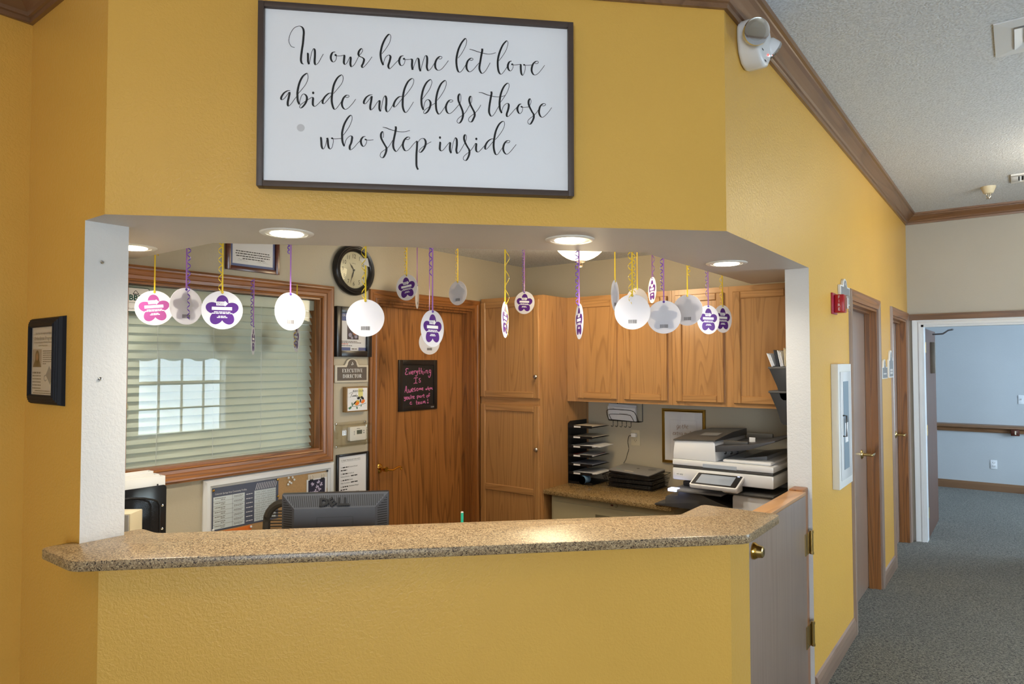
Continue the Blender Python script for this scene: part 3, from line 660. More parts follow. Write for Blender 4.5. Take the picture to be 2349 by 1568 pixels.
# ---- office window in the window wall (local x = world +Y, local y = into the wall)
w1 = bpy.data.objects.new('window_1', None); COL.objects.link(w1); w1['kind'] = 'structure'; place(w1, (XW, 0, 0), 90)
cas = [(0,0.0),(0,0.012),(0.007,0.016),(0.011,0.012),(0.026,0.014),(0.030,0.020),(0.046,0.024),(0.053,0.030),(0.061,0.031),(0.065,0.025),(0.072,0.024),(0.072,0)]
moulding(w1, 'casing', WIN[0], WIN[1], WIN[2], WIN[3], cas, M['trim_h'], M['trim_v'])
lin_ = [(0,0.0),(-0.010,0.0),(-0.010,-0.10),(0,-0.10)]
moulding(w1, 'jamb_liner', WIN[0], WIN[1], WIN[2], WIN[3], lin_, M['trim_h'], M['trim_v'])
obj('pane', MB().box(WIN[0]+0.01, WIN[1]-0.01, 0.048, 0.052, WIN[2]+0.01, WIN[3]-0.01), M['glass'], w1)
obj('backing_wall', MB().box(WIN[0]-0.05, WIN[1]+0.05, 0.34, 0.36, WIN[2]-0.1, WIN[3]+0.1), M['office'], w1)

# ---- office door
def door_casing(parent, x0, x1, z1, prof, mh, mv): return moulding(parent, 'casing', x0, x1, 0, z1, prof, mh, mv, 'LRT')
d1 = bpy.data.objects.new('door_1', None); COL.objects.link(d1); d1['kind'] = 'structure'; place(d1, (XW, 0, 0), 90)
dcas = [(0,0.0),(0,0.014),(0.010,0.014),(0.014,0.010),(0.030,0.012),(0.036,0.018),(0.054,0.022),(0.064,0.018),(0.064,0)]
door_casing(d1, OD_[0], OD_[1], OD_[3], dcas, M['trim_h'], M['trim_v'])
obj('jamb', MB().box(OD_[0], OD_[0]+0.016, 0, 0.12, 0, OD_[3]).box(OD_[1]-0.016, OD_[1], 0, 0.12, 0, OD_[3]).box(OD_[0]+0.016, OD_[1]-0.016, 0, 0.12, OD_[3]-0.016, OD_[3]), M['trim_v'], d1)
obj('door_stop', MB().box(OD_[1]-0.030, OD_[1]-0.016, 0.03, 0.082, 0, OD_[3]-0.016).box(OD_[0]+0.016, OD_[0]+0.030, 0.03, 0.082, 0, OD_[3]-0.016).box(OD_[0]+0.03, OD_[1]-0.03, 0.03, 0.082, OD_[3]-0.030, OD_[3]-0.016), M['trim_v'], d1)
obj('leaf', MB().box(OD_[0]+0.018, OD_[1]-0.018, 0.084, 0.119, 0.008, OD_[3]-0.018), M['door'], d1)
h = obj('lever_handle', MB().lathe([(0.0,-0.012),(0.022,-0.011),(0.030,-0.006),(0.033,0)], (2.965,0.084,0.985), 'y', 24), M['brass'], d1, smooth=True)
obj('spindle', MB().cyl((2.965,0.02,0.985), 0.010, 0.055, 'y', 14).cyl((2.965,0.012,0.985), 0.016, 0.022, 'y', 16), M['brass'], h, smooth=True)
obj('lever', MB().tube(crom([(2.965,0.02,0.985),(2.99,0.014,0.978),(3.02,0.012,0.976),(3.05,0.012,0.985),(3.08,0.012,0.988),(3.095,0.012,0.978),(3.088,0.012,0.970)],5), 0.0065, 8), M['brass'], h, smooth=True)

# ---- corridor doors (recessed leaves, oak jambs)
def corridor_door(n, D, swing, lever_y):
    d = bpy.data.objects.new('door_%d' % n, None); COL.objects.link(d); d['kind'] = 'structure'; place(d, (XR, 0, 0), 90)
    moulding(d, 'casing', D[0], D[1], 0, D[3], [(0,0.0),(0,0.012),(0.012,0.014),(0.040,0.016),(0.056,0.020),(0.068,0.016),(0.070,0)], M['trim_h'], M['grey_sheen_v'], 'LRT')
    for a, b in ((D[0], D[0]+0.018), (D[1]-0.018, D[1])): obj('jamb', MB().box(a, b, 0, 0.116, 0, D[3]), M['trim_v'], d)
    obj('head_jamb', MB().box(D[0]+0.018, D[1]-0.018, 0, 0.116, D[3]-0.018, D[3]), M['trim_h'], d)
    obj('door_stop', MB().box(D[1]-0.032, D[1]-0.018, 0.045, 0.078, 0, D[3]-0.018), M['trim_v'], d); obj('door_stop', MB().box(D[0]+0.018, D[1]-0.032, 0.045, 0.078, D[3]-0.032, D[3]-0.018), M['trim_h'], d)
    obj('leaf', MB().box(D[0]+0.02, D[1]-0.02, 0.08, 0.114, 0.012, D[3]-0.02), M['grey_sheen_v'], d)
    h = obj('lever_handle', MB().lathe([(0.0,-0.014),(0.024,-0.012),(0.032,-0.005),(0.034,0)], (lever_y,0.08,1.0), 'y', 22), M['satin_brass'], d, smooth=True)
    obj('spindle', MB().cyl((lever_y,0.018,1.0), 0.011, 0.055, 'y', 14), M['satin_brass'], h, smooth=True)
    obj('lever', MB().box(lever_y-0.012, lever_y+0.115, 0.006, 0.022, 0.988, 1.008), M['satin_brass'], h, bevel=0.005)
corridor_door(2, D1, 1, 5.40); corridor_door(3, D2, 1, 7.05)

# ---- doorway at the end of the corridor: white casing, oak head trim, open leaf
d4 = bpy.data.objects.new('door_4', None); COL.objects.link(d4); d4['kind'] = 'structure'; place(d4, (0, YF, 0), 0)
moulding(d4, 'casing', DX0, DX1, 0, DZ, [(0,0.0),(0,0.016),(0.02,0.018),(0.03,0.012),(0.055,0.02),(0.07,0.022),(0.07,0)], M['whitetrim'], M['whitetrim'], 'LRT')
obj('jamb', MB().box(DX0-0.002, DX0+0.02, -0.004, 0.124, 0, DZ), M['whitetrim'], d4); obj('head_jamb', MB().box(DX0, DX1, -0.004, 0.124, DZ-0.02, DZ+0.002), M['whitetrim'], d4)
lf = obj('leaf', MB().box(DX0-0.022, DX0+0.020, 0.13, 1.05, 0.012, DZ-0.03), M['darkdoor'], d4)
for z in (0.25, 1.02, 1.80): obj('hinge', MB().box(DX0+0.0201, DX0+0.024, 0.122, 0.16, z-0.05, z+0.05), M['satin_brass'], lf)
obj('closer_body', MB().box(DX0+0.0202, DX0+0.06, 0.55, 0.62, 1.55, 1.86), plain('closer_grey', (112, 104, 92), 0.4), lf, bevel=0.004)
obj('closer_arm', MB().tube([(DX0+0.05,0.5,1.935),(DX0+0.14,0.42,1.935),(DX0+0.20,0.2,1.96),(DX0+0.24,0.16,1.965)], 0.008, 8), M['mgrey'], lf)
struct('trim_20', MB().box(-0.845, XE, YF-0.022, YF, 2.052, 2.108).box(-0.845, XE, YF-0.028, YF, 2.096, 2.108), M['crown_x'])
# ------------------------------------------------------------------ the counter and gate
def round_poly(pts, rr, n=5):
    out = []; m = len(pts)
    for i in range(m):
        p, a, b = Vector(pts[i]), Vector(pts[i-1]), Vector(pts[(i+1) % m]); r = rr[i]
        if r <= 0: out.append(tuple(p)); continue
        u, v = (a-p).normalized(), (b-p).normalized()
        for k in range(n+1):
            t = k/n; q = (p+u*r)*(1-t)**2 + p*2*t*(1-t) + (p+v*r)*t*t; out.append((q.x, q.y))
    return out
cp = [(-2.525,0.832),(-2.275,0.832),(-0.757,2.352),(-0.757,2.742),(-1.072,2.742),(-1.072,2.508),(-2.415,1.152),(-2.53,1.152),(-2.53,1.073),(-2.483,1.073),(-2.483,0.930),(-2.525,0.930)]
ct = obj('reception_counter', MB().prism(round_poly(cp, [0.03,0.03,0.03,0.03,0.03,0.01,0.03,0.03,0,0,0,0]), 1.037, 1.070), M['granite'], bevel=0.005)
tag(ct, 'long speckled tan granite reception counter on the yellow half wall', 'counter')

g = thing('counter_gate', 'grey-brown wooden half gate with oak cap, between counter and corridor wall', 'gate', (0,0,0))
obj('panel', MB().box(-0.872, -0.849, 2.640, 3.505, 0.02, 1.012), M['grey_sheen_v'], g, bevel=0.001)
obj('core', MB().box(-0.922, -0.872, 2.640, 3.505, 0.02, 1.012), M['cap'], g)
obj('cap', MB().box(-0.928, -0.849, 2.640, 3.508, 1.012, 1.028), M['cap'], g, bevel=0.002)
lk = obj('deadbolt', MB().lathe([(0.033,0),(0.033,0.006),(0.028,0.014),(0.026,0.018)], (-0.849,2.695,0.925), 'x', 26), M['brass'], g, smooth=True)
obj('lock_cylinder', MB().lathe([(0.026,0.016),(0.022,0.036),(0.018,0.039),(0.0,0.039)], (-0.849,2.695,0.925), 'x', 24), M['satin_brass'], lk, smooth=True)
obj('keyhole', MB().box(-0.8101, -0.8095, 2.6925, 2.6975, 0.918, 0.934), M['vent'], lk)
gp = obj('hanging_post', MB().box(-0.93, -0.864, 3.513, 3.613, 0.0, 1.034), M['trim_v'], g, bevel=0.003)
for z0, z1 in ((0.725,0.828),(0.28,0.386)):
    hg = obj('hinge', MB().box(-0.8489, -0.845, 3.475, 3.565, z0, z1), M['satin_brass'], g)
    obj('hinge_barrel', MB().cyl((-0.838,3.562,z0), 0.008, z1-z0, 'z', 12).cyl((-0.838,3.562,z0-0.006), 0.010, 0.012, 'z', 12).cyl((-0.838,3.562,z1-0.006), 0.010, 0.012, 'z', 12), M['satin_brass'], hg, smooth=True)

# screws left in the white jamb
for z, lab in ((2.004, 'upper small silver screw in the white left jamb'), (1.609, 'lower small silver screw in the white left jamb')):
    tag(obj('wall_screw', MB().lathe([(0.006,0),(0.006,0.004),(0.004,0.006),(0,0.0065)], (-2.485,0.986,z), 'x', 14), M['chrome'], smooth=True), lab, 'screw', 'screws in the left jamb')

# ------------------------------------------------------------------ recessed can lights in the soffit
def can_light(x, y, label, power):
    t = thing('recessed_light', label, 'light', (x, y, ZS), 0, 'recessed lights in the soffit')
    obj('trim_ring', MB().lathe([(0.074,0.002),(0.074,-0.005),(0.090,-0.006),(0.096,-0.002),(0.096,0.0)], (0,0,0), 'z', 36), M['canwhite'], t, smooth=True)
    obj('reflector', MB().lathe([(0.074,-0.004),(0.070,-0.003),(0.058,-0.002)], (0,0,0), 'z', 36), M['canwhite'], t, smooth=True)
    obj('bulb', MB().lathe([(0.062,-0.0021),(0.055,-0.0075),(0.035,-0.010),(0.0,-0.011)], (0,0,0), 'z', 30), M['bulb'], t, smooth=True)
    d = bpy.data.lights.new('recessed_lamp', 'SPOT'); d.energy = power; d.color = (1.0, 0.92, 0.78); d.spot_size = R(156); d.spot_blend = 1.0; d.shadow_soft_size = 0.05
    l = bpy.data.objects.new('recessed_lamp', d); COL.objects.link(l); l.parent = t; l.location = (0,0,-0.03)
can_light(-2.905, 1.262, 'recessed round light in the soffit half hidden behind the left white jamb', 20)
can_light(-2.141, 1.471, 'recessed round light in the soffit below the left end of the framed sign', 42)
can_light(-1.387, 2.215, 'recessed round light in the soffit above the ceiling dome lamp', 46)
can_light(-1.120, 3.205, 'recessed round light in the soffit nearest the right white jamb', 19)

# office dome lamp
t = thing('ceiling_dome_light', 'glowing frosted dome ceiling lamp with bronze finial inside the office', 'lamp', (-2.03, 3.357, ZO))
obj('mounting_plate', MB().lathe([(0.0,0),(0.10,0),(0.10,-0.02),(0.085,-0.03),(0,-0.03)], n=30), M['nickel'], t, smooth=True)
obj('glass_bowl', MB().lathe([(0.165,-0.03)] + [(0.165*math.cos(a), -0.03-0.155*math.sin(a)) for a in [R(10*i) for i in range(1,9)]] + [(0.012,-0.186)], n=40), M['dome'], t, smooth=True)
obj('finial', MB().lathe([(0.0,-0.185),(0.030,-0.186),(0.026,-0.193),(0.012,-0.198),(0.010,-0.203),(0.015,-0.210),(0.012,-0.219),(0.0,-0.223)], n=20), M['bronze'], t, smooth=True)
d = bpy.data.lights.new('dome_lamp', 'POINT'); d.energy = 18; d.color = (1.0, 0.80, 0.52); d.shadow_soft_size = 0.15
l = bpy.data.objects.new('dome_lamp', d); COL.objects.link(l); l.parent = t; l.location = (0,0,-0.30)

# lobby ceiling lamps (outside the picture, they light it)
def lobby_lamp(x, y, label, power, col):
    t = thing('ceiling_lamp', label, 'lamp', (x, y, ZC), 0, 'lobby ceiling lamps')
    obj('base', MB().lathe([(0,0),(0.20,0),(0.20,-0.02),(0,-0.02)], n=30), M['white'], t, smooth=True)
    obj('shade', MB().lathe([(0.19,-0.02),(0.19,-0.05),(0.15,-0.08),(0.08,-0.1),(0,-0.105)], n=30), M['dome'], t, smooth=True)
    d = bpy.data.lights.new('ceiling_lamp_light', 'POINT'); d.energy = power; d.color = col; d.shadow_soft_size = 0.18
    l = bpy.data.objects.new('ceiling_lamp_light', d); COL.objects.link(l); l.parent = t; l.location = (0,0,-0.26)
lobby_lamp(0.62, 5.55, 'round ceiling lamp in the corridor between the two ceiling vents', 24, (1.0, 0.88, 0.68))
lobby_lamp(-1.5, -0.9, 'round warm ceiling lamp over the lobby left of the viewer', 9, (1.0, 0.70, 0.38))

# ------------------------------------------------------------------ the big framed sign on the header
SGU, SGZ = 1.0018, 2.5428
sg = thing('framed_sign', 'large white sign with black script lettering in a dark wood frame above the counter', 'sign',
           (-2.335 + SGU/SQ, 0.932 + SGU/SQ, SGZ), 45)
W2, H2 = 0.5285, 0.3060
for nm, a in (('frame_side', (-W2, -W2+0.019, -H2, H2)), ('frame_side', (W2-0.019, W2, -H2, H2)), ('frame_rail', (-W2+0.019, W2-0.019, H2-0.019, H2)), ('frame_rail', (-W2+0.019, W2-0.019, -H2, -H2+0.019))):
    obj(nm, MB().box(a[0], a[1], -0.042, 0.0, a[2], a[3]), M['frame_brown'], sg, bevel=0.0015)
bd = obj('board', MB().box(-W2+0.018, W2-0.018, -0.026, -0.001, -H2+0.018, H2-0.018), M['signboard'], sg)
mb = MB()
for st in strokes(SIGN): pen(mb, st, 0.0017, 0.0068, -0.0268, 8)
for p in DOTS: disc(mb, p[0]*1e-4, p[1]*1e-4, 0.0036, -0.0268, 16, 0.0044)
obj('lettering', mb, M['ink'], bd)
disc_mb = MB(); disc(disc_mb, -0.392, -0.105, 0.0125, -0.0264, 24); obj('smudge', disc_mb, plain('smudge', (206, 204, 206), 0.4), bd)

# ------------------------------------------------------------------ window blind
bl = thing('window_blind', 'white slatted blind almost closed behind the office window glass', 'blind', (XW, 0, 0), 90)
obj('headrail', MB().box(WIN[0]+0.006, WIN[1]-0.006, 0.056, 0.108, WIN[3]-0.070, WIN[3]-0.013), M['slat'], bl, bevel=0.003)
slat_me = None; pitch = 0.0400; nsl = 20; z0 = WIN[3]-0.092
a = R(58)
for i in range(nsl):
    if slat_me is None:
        mb = MB(); prof = []
        for k in range(7):
            s_ = -0.0235 + 0.047*k/6; bow = 0.0012*(1-(s_/0.0235)**2)
            prof.append((s_*math.cos(a) - bow*math.sin(a), s_*math.sin(a) + bow*math.cos(a)))
        A = [(WIN[0]+0.01, 0.085+p[0], p[1]) for p in prof]; B = [(WIN[1]-0.011, 0.085+p[0], p[1]) for p in prof]
        A2 = [(WIN[0]+0.01, 0.0875+p[0], p[1]-0.001) for p in prof]; B2 = [(WIN[1]-0.012, 0.0875+p[0], p[1]-0.001) for p in prof]
        mb.strip(A, B); mb.strip(B2, A2); mb.strip(B[:1]+B2[:1], A[:1]+A2[:1]); mb.strip(A[-1:]+A2[-1:], B[-1:]+B2[-1:])
        o = obj('slat', mb, M['slat'], bl, smooth=True); slat_me = o.data
    else:
        o = bpy.data.objects.new('slat', slat_me); COL.objects.link(o); o.parent = bl
    o.location = (0, 0, z0 - i*pitch)
obj('bottom_rail', MB().box(WIN[0]+0.01, WIN[1]-0.012, 0.066, 0.098, WIN[2]+0.003, WIN[2]+0.018), M['slat'], bl, bevel=0.003)
for x in (WIN[0]+0.17, WIN[0]+0.45, WIN[0]+0.72, WIN[0]+0.95):
    obj('ladder_cord', MB().tube([(x, 0.060, WIN[3]-0.07), (x, 0.059, WIN[2]+0.012)], 0.0012, 5), M['white'], bl)
obj('pull_cord', MB().tube([(WIN[0]+0.035, 0.0555, WIN[3]-0.08), (WIN[0]+0.035, 0.0555, 1.49)], 0.0012, 5), M['white'], bl)
obj('cord_tassel', MB().lathe([(0.0,0.03),(0.004,0.028),(0.008,0.012),(0.008,0.002),(0,0)], (WIN[0]+0.035,0.0615,1.45), n=14), M['cream'], bl, smooth=True)
# ------------------------------------------------------------------ things on the window wall (local x = +Y, y = into wall)
def on_win(name, label, cat, y, z, d=0.0, group=None): return thing(name, label, cat, (XW + d, y, z), 90, group)
def picture(t, w, h, fw, depth, fmat, paper, glass=True, matw=0.0, bevel=0.0015):
    """frame of four members round a sheet; returns the sheet"""
    a, b = w/2, h/2
    for nm, q in (('frame_side', (-a, -a+fw, -b, b)), ('frame_side', (a-fw, a, -b, b)), ('frame_rail', (-a+fw, a-fw, b-fw, b)), ('frame_rail', (-a+fw, a-fw, -b, -b+fw))):
        obj(nm, MB().box(q[0], q[1], -depth, 0, q[2], q[3]), fmat, t, bevel=bevel)
    s = obj('sheet', MB().box(-a+fw*0.9, a-fw*0.9, -depth*0.45, -0.001, -b+fw*0.9, b-fw*0.9), paper, t)
    if glass: obj('glass', MB().box(-a+fw*0.95, a-fw*0.95, -depth*0.62, -depth*0.58, -b+fw*0.95, b-fw*0.95), M['pane'], t)
    return s

# BBB plaque on the window glass
t = on_win('window_plaque', 'white BBB plaque with green rim stuck on the window glass at upper left', 'plaque', 1.446, 1.955, -0.0475)
obj('rim', MB().prism(rrect(0.112, 0.114, 0.008), -0.004, 0, 'y'), M['green'], t)
f = obj('face', MB().prism(rrect(0.106, 0.108, 0.006), -0.005, -0.0041, 'y'), M['white'], t)
obj('letters', text_mb('BBB', 0.036, -0.006, 0.008, -0.0056, bold=0.0012), M['green'], f)
mb = MB(); rect(mb, -0.036, 0.026, -0.014, -0.0125, -0.0056); rect(mb, -0.007, -0.003, -0.022, -0.014, -0.0056); obj('rule', mb, M['green'], f)
mb = MB(); pen(mb, [(-180,270),(-140,330),(-60,420),(20,330),(60,270),(-180,270)], 0.0024, 0.0024, -0.0056); rect(mb, -0.018, 0.006, 0.024, 0.0265, -0.0056); obj('torch', mb, M['ink'], f)
obj('small_print', text_mb('Southern', 0.011, -0.018, -0.042, -0.0056), M['inkgrey'], f)

# diploma above the window
t = on_win('framed_certificate', 'certificate with blue border in a mahogany frame above the window', 'certificate', 2.003, 2.245)
s = picture(t, 0.305, 0.212, 0.022, 0.020, M['mahogany'], M['blue'])
obj('page', MB().box(-0.116, 0.116, -0.0098, -0.0091, -0.070, 0.070), M['paper'], s)
mb = MB()
for k, (a, b) in enumerate(((-0.098,0.095),(-0.100,0.100),(-0.096,0.097),(-0.06,0.065))): words(mb, a, b, -0.004-0.0125*k, 0.005, -0.0102)
rect(mb, -0.09, -0.03, -0.054, -0.0535, -0.0102); rect(mb, 0.02, 0.09, -0.054, -0.0535, -0.0102)
pen(mb, [(-850,-480),(-780,-440),(-700,-510),(-620,-450),(-500,-500)], 0.0008, 0.0014, -0.0102); pen(mb, [(300,-470),(420,-500),(500,-440),(600,-500),(760,-450)], 0.0008, 0.0014, -0.0102)
obj('print', mb, M['ink'], s)

# clock
t = on_win('wall_clock', 'large round black wall clock with aged dial beside the window', 'clock', 2.672, 2.222)
obj('case', MB().lathe([(0.150,0),(0.155,-0.012),(0.152,-0.026),(0.142,-0.036),(0.136,-0.034),(0.130,-0.038),(0.122,-0.036),(0.114,-0.028),(0.110,-0.018),(0.110,-0.010)], (0,0,0), 'y', 56), M['frame_black'], t, smooth=True)
dl = obj('dial', MB().cyl((0,-0.0115,0), 0.111, 0.003, 'y', 48), M['dial'], t)
mb = MB()
for k in range(1, 13):
    an = R(90-30*k); text_mb(str(k), 0.036, 0.083*math.cos(an), 0.083*math.sin(an), -0.0122, sx=0.85, mb=mb)
    disc(mb, 0.104*math.cos(an), 0.104*math.sin(an), 0.0016, -0.0122, 8)
text_mb('Infinity', 0.010, 0.0, 0.040, -0.0122, mb=mb)
obj('numerals', mb, plain('clock_numerals', (58, 54, 44), 0.6), dl)
def hand(ang, ln, w, y):
    c_, s2 = math.cos(R(90-ang)), math.sin(R(90-ang)); mb = MB()
    def q(u, v): return (u*c_-v*s2, y, u*s2+v*c_)
    mb.add([q(0,-w),q(ln*0.45,-w*1.8),q(ln*0.6,-w*0.7),q(ln,0),q(ln*0.6,w*0.7),q(ln*0.45,w*1.8),q(0,w)], [tuple(range(7))[::-1]]); return mb
obj('hour_hand', hand(320, 0.058, 0.003, -0.0140), M['ink'], t); obj('minute_hand', hand(199, 0.090, 0.0026, -0.0150), M['ink'], t)
obj('hub', MB().cyl((0,-0.0165,0), 0.006, 0.005, 'y', 14), M['ink'], t)
obj('lens', MB().cyl((0,-0.0205,0), 0.110, 0.001, 'y', 40), M['pane'], t)

# black framed mission print
t = on_win('framed_print', 'black framed blue and white print under the clock', 'picture', 2.670, 1.847)
s = picture(t, 0.268, 0.298, 0.036, 0.028, M['frame_black'], M['paper'])
y = -0.0132
mb = MB(); rect(mb, -0.098, 0.098, 0.066, 0.112, y); rect(mb, -0.098, -0.022, -0.111, -0.092, y); rect(mb, 0.04, 0.098, -0.111, -0.092, y); obj('blue_bands', mb, M['blue'], s)
mb = MB(); rect(mb, -0.046, 0.040, -0.044, 0.046, y); obj('photo', mb, M['night'], s)
mb = MB(); disc(mb, -0.006, 0.026, 0.016, y-0.0003); disc(mb, 0.014, 0.0, 0.020, y-0.0003); obj('photo_subject', mb, M['skin'], s)
mb = MB(); disc(mb, -0.024, -0.018, 0.013, y-0.0003); disc(mb, 0.02, -0.026, 0.012, y-0.0003); disc(mb, -0.01, -0.034, 0.008, y-0.0003); obj('photo_highlights', mb, plain('photo_highlight', (150,150,176), 0.5), s)
obj('heading', text_mb('OUR MISSION', 0.020, -0.02, 0.098, y-0.0004), M['white'], s)
mb = MB(); words(mb, -0.09, 0.03, -0.056, 0.004, y); words(mb, -0.09, 0.06, -0.064, 0.004, y); words(mb, -0.09, -0.01, -0.082, 0.004, y); words(mb, -0.012, 0.03, -0.101, 0.006, y); obj('print', mb, M['inkgrey'], s)
mb = MB(); words(mb, -0.09, -0.04, -0.072, 0.0045, y); obj('red_line', mb, plain('red_print', (196, 84, 60), 0.6), s)

# EXECUTIVE DIRECTOR sign
def serif(mb, body, h, x, z, y, adv=0.10):
    """roman capitals built from thick stems, thin bars and serifs"""
    T, t_, S = 0.20*h, 0.075*h, 0.07*h
    def bar(x0, x1, z0, z1): rect(mb, x0, x1, z0, z1, y)
    def stem(cx): bar(cx-T/2, cx+T/2, 0, h); bar(cx-T*0.95, cx+T*0.95, 0, t_*0.8); bar(cx-T*0.95, cx+T*0.95, h-t_*0.8, h)
    def diag(x0, z0, x1, z1, w):
        mb.quad((x0-w/2,y,z0),(x0+w/2,y,z0),(x1+w/2,y,z1),(x1-w/2,y,z1))
    def arc(cx, cz, rx, rz, a0, a1, n=22):
        A, B = [], []
        for i in range(n+1):
            a = R(a0+(a1-a0)*i/n); c_, s2 = math.cos(a), math.sin(a); w = t_ + (T-t_)*abs(c_)**1.3
            A.append((cx+rx*c_, y, cz+rz*s2)); B.append((cx+(rx-w)*c_, y, cz+(rz-w*0.7 if w > T*0.8 else rz-t_*1.1)*s2))
        mb.strip(A, B)
    wd = {'E':0.62,'X':0.78,'C':0.74,'U':0.80,'T':0.68,'I':0.40,'V':0.78,'D':0.82,'R':0.78,'O':0.82}
    tot = sum(wd[c] for c in body)*h + adv*h*(len(body)-1); ox = x - tot/2
    for c in body:
        w = wd[c]*h; st = len(mb.v)
        if c == 'E': stem(T*0.95); bar(0, w, 0, t_); bar(0, w*0.95, h-t_, h); bar(T, w*0.8, h*0.48, h*0.48+t_); bar(w-t_, w, 0, h*0.25); bar(w*0.95-t_, w*0.95, h*0.77, h); bar(w*0.8-t_, w*0.8, h*0.38, h*0.65)
        elif c == 'I': stem(w/2)
        elif c == 'T': stem(w/2); bar(0, w, h-t_, h); bar(0, t_, h*0.75, h); bar(w-t_, w, h*0.75, h)
        elif c == 'X': diag(w*0.82, 0, w*0.18, h, T*1.1); diag(w*0.16, 0, w*0.84, h, t_*1.2); bar(0, w*0.36, 0, t_*0.8); bar(w*0.62, w, 0, t_*0.8); bar(0, w*0.38, h-t_*0.8, h); bar(w*0.66, w, h-t_*0.8, h)
        elif c == 'V': diag(w*0.5, 0, w*0.18, h, T*1.1); diag(w*0.52, 0, w*0.82, h, t_*1.2); bar(0, w*0.38, h-t_*0.8, h); bar(w*0.66, w, h-t_*0.8, h)
        elif c == 'U': bar(w*0.14, w*0.14+T, h*0.3, h); bar(0, w*0.42, h-t_*0.8, h); bar(w*0.80, w*0.80+t_, h*0.3, h); bar(w*0.66, w, h-t_*0.8, h); arc(w*0.14+(w*0.66+t_)/2, h*0.32, (w*0.66+t_)/2, h*0.33, 180, 360)
        elif c == 'C': arc(w*0.52, h*0.5, w*0.52, h*0.52, 50, 310); bar(w*0.86, w*0.86+t_, h*0.68, h)
        elif c == 'O': arc(w*0.5, h*0.5, w*0.5, h*0.52, 0, 360, 36)
        elif c == 'D': stem(T*0.95); arc(w*0.42, h*0.5, w*0.56, h*0.5, -90, 90); bar(0, w*0.44, 0, t_); bar(0, w*0.44, h-t_, h)
        elif c == 'R': stem(T*0.95); arc(w*0.42, h*0.74, w*0.44, h*0.26, -90, 90); bar(0, w*0.44, h-t_, h); bar(T, w*0.44, h*0.48, h*0.48+t_); diag(w*0.88, 0, w*0.46, h*0.5, T*1.05); bar(w*0.76, w*1.04, 0, t_*0.8)
        mb.v[st:] = [(v[0]+ox, v[1], v[2]+z-h/2) for v in mb.v[st:]]; ox += w + adv*h
    return mb
def sign_outline(w, h, aw, ah, n=10):
    pts = [(-w/2,-h/2),(w/2,-h/2),(w/2,h/2),(aw*0.62,h/2)]
    for i in range(n+1):
        a = R(180*i/n); pts.append((aw*0.5*math.cos(a), h/2+ah*0.35+ah*0.65*math.sin(a)))
    return pts + [(-aw*0.62,h/2),(-w/2,h/2)]
t = on_win('office_sign', 'grey arched EXECUTIVE DIRECTOR sign with cream rim between window and door', 'sign', 2.662, 1.597)
obj('rim', MB().prism(sign_outline(0.254, 0.104, 0.088, 0.040), -0.014, 0, 'y'), M['signrim'], t, bevel=0.004)
f = obj('face', MB().prism(sign_outline(0.222, 0.080, 0.066, 0.046), -0.0152, -0.0141, 'y'), M['signgrey'], t)
mb = MB(); serif(mb, 'EXECUTIVE', 0.0225, 0, 0.019, -0.0157); serif(mb, 'DIRECTOR', 0.0225, 0, -0.014, -0.0157); obj('lettering', mb, M['white'], f)
mb = MB()
for cx, cz in ((0.001,0.066),(-0.004,0.055),(0.005,0.058)): disc(mb, cx, cz, 0.0028, -0.0157, 10, 0.0050)
obj('leaf_mark', mb, M['white'], f)

# BLESS OUR Family block with two birds
t = on_win('bird_block', 'wooden block painted with two birds and BLESS OUR Family', 'plaque', 2.690, 1.445, 0.0)
obj('block', MB().box(-0.088, 0.078, -0.036, 0, -0.076, 0.074), M['woodblock'], t, bevel=0.002)
f = obj('painted_face', MB().box(-0.080, 0.070, -0.0372, -0.0361, -0.068, 0.066), M['paper'], t); y = -0.0376
mb = MB(); rect(mb, 0.0, 0.035, 0.005, 0.064, y); obj('yellow_wash', mb, M['yellowpatch'], f)
mb = text_mb('BLESS OUR', 0.017, 0.0, 0.048, y-0.0004)
for st in ([(-700,330),(-560,400),(-420,380),(-500,300),(-560,160),(-640,120)],[(-580,270),(-480,280)],[(-420,220),(-460,170),(-410,160),(-390,230),(-380,170)],[(-340,230),(-340,165),(-300,230),(-290,165),(-250,230),(-240,165)],[(-210,225),(-205,165)],[(-160,330),(-180,180),(-150,170)],[(-120,230),(-100,170),(-60,240),(-110,90)]): pen(mb, st, 0.0012, 0.0024, y-0.0004)
obj('lettering', mb, M['ink'], f)
def ell(mb, cx, cz, rx, rz, rot, y, n=18):
    c_, s2 = math.cos(R(rot)), math.sin(R(rot))
    mb.add([(cx+rx*math.cos(2*math.pi*i/n)*c_-rz*math.sin(2*math.pi*i/n)*s2, y, cz+rx*math.cos(2*math.pi*i/n)*s2+rz*math.sin(2*math.pi*i/n)*c_) for i in range(n)], [tuple(range(n))])
mb = MB(); ell(mb, -0.010, -0.022, 0.020, 0.015, 25, y-0.0004); obj('bird_breast', mb, M['bird_y'], f)
mb = MB(); ell(mb, -0.008, -0.026, 0.013, 0.010, 20, y-0.0008); ell(mb, 0.036, -0.016, 0.016, 0.010, 30, y-0.0008); obj('bird_belly', mb, M['orange'], f)
mb = MB(); ell(mb, 0.002, 0.006, 0.012, 0.008, 15, y-0.0012); ell(mb, 0.030, 0.006, 0.015, 0.008, -35, y-0.0012); ell(mb, -0.028, -0.022, 0.016, 0.004, 40, y-0.0012); ell(mb, 0.016, -0.010, 0.005, 0.012, 0, y-0.0012)
pen(mb, [(-800,-520),(-500,-420),(-200,-420),(200,-360),(600,-260)], 0.0022, 0.003, y-0.0004); obj('bird_markings', mb, M['ink'], f)
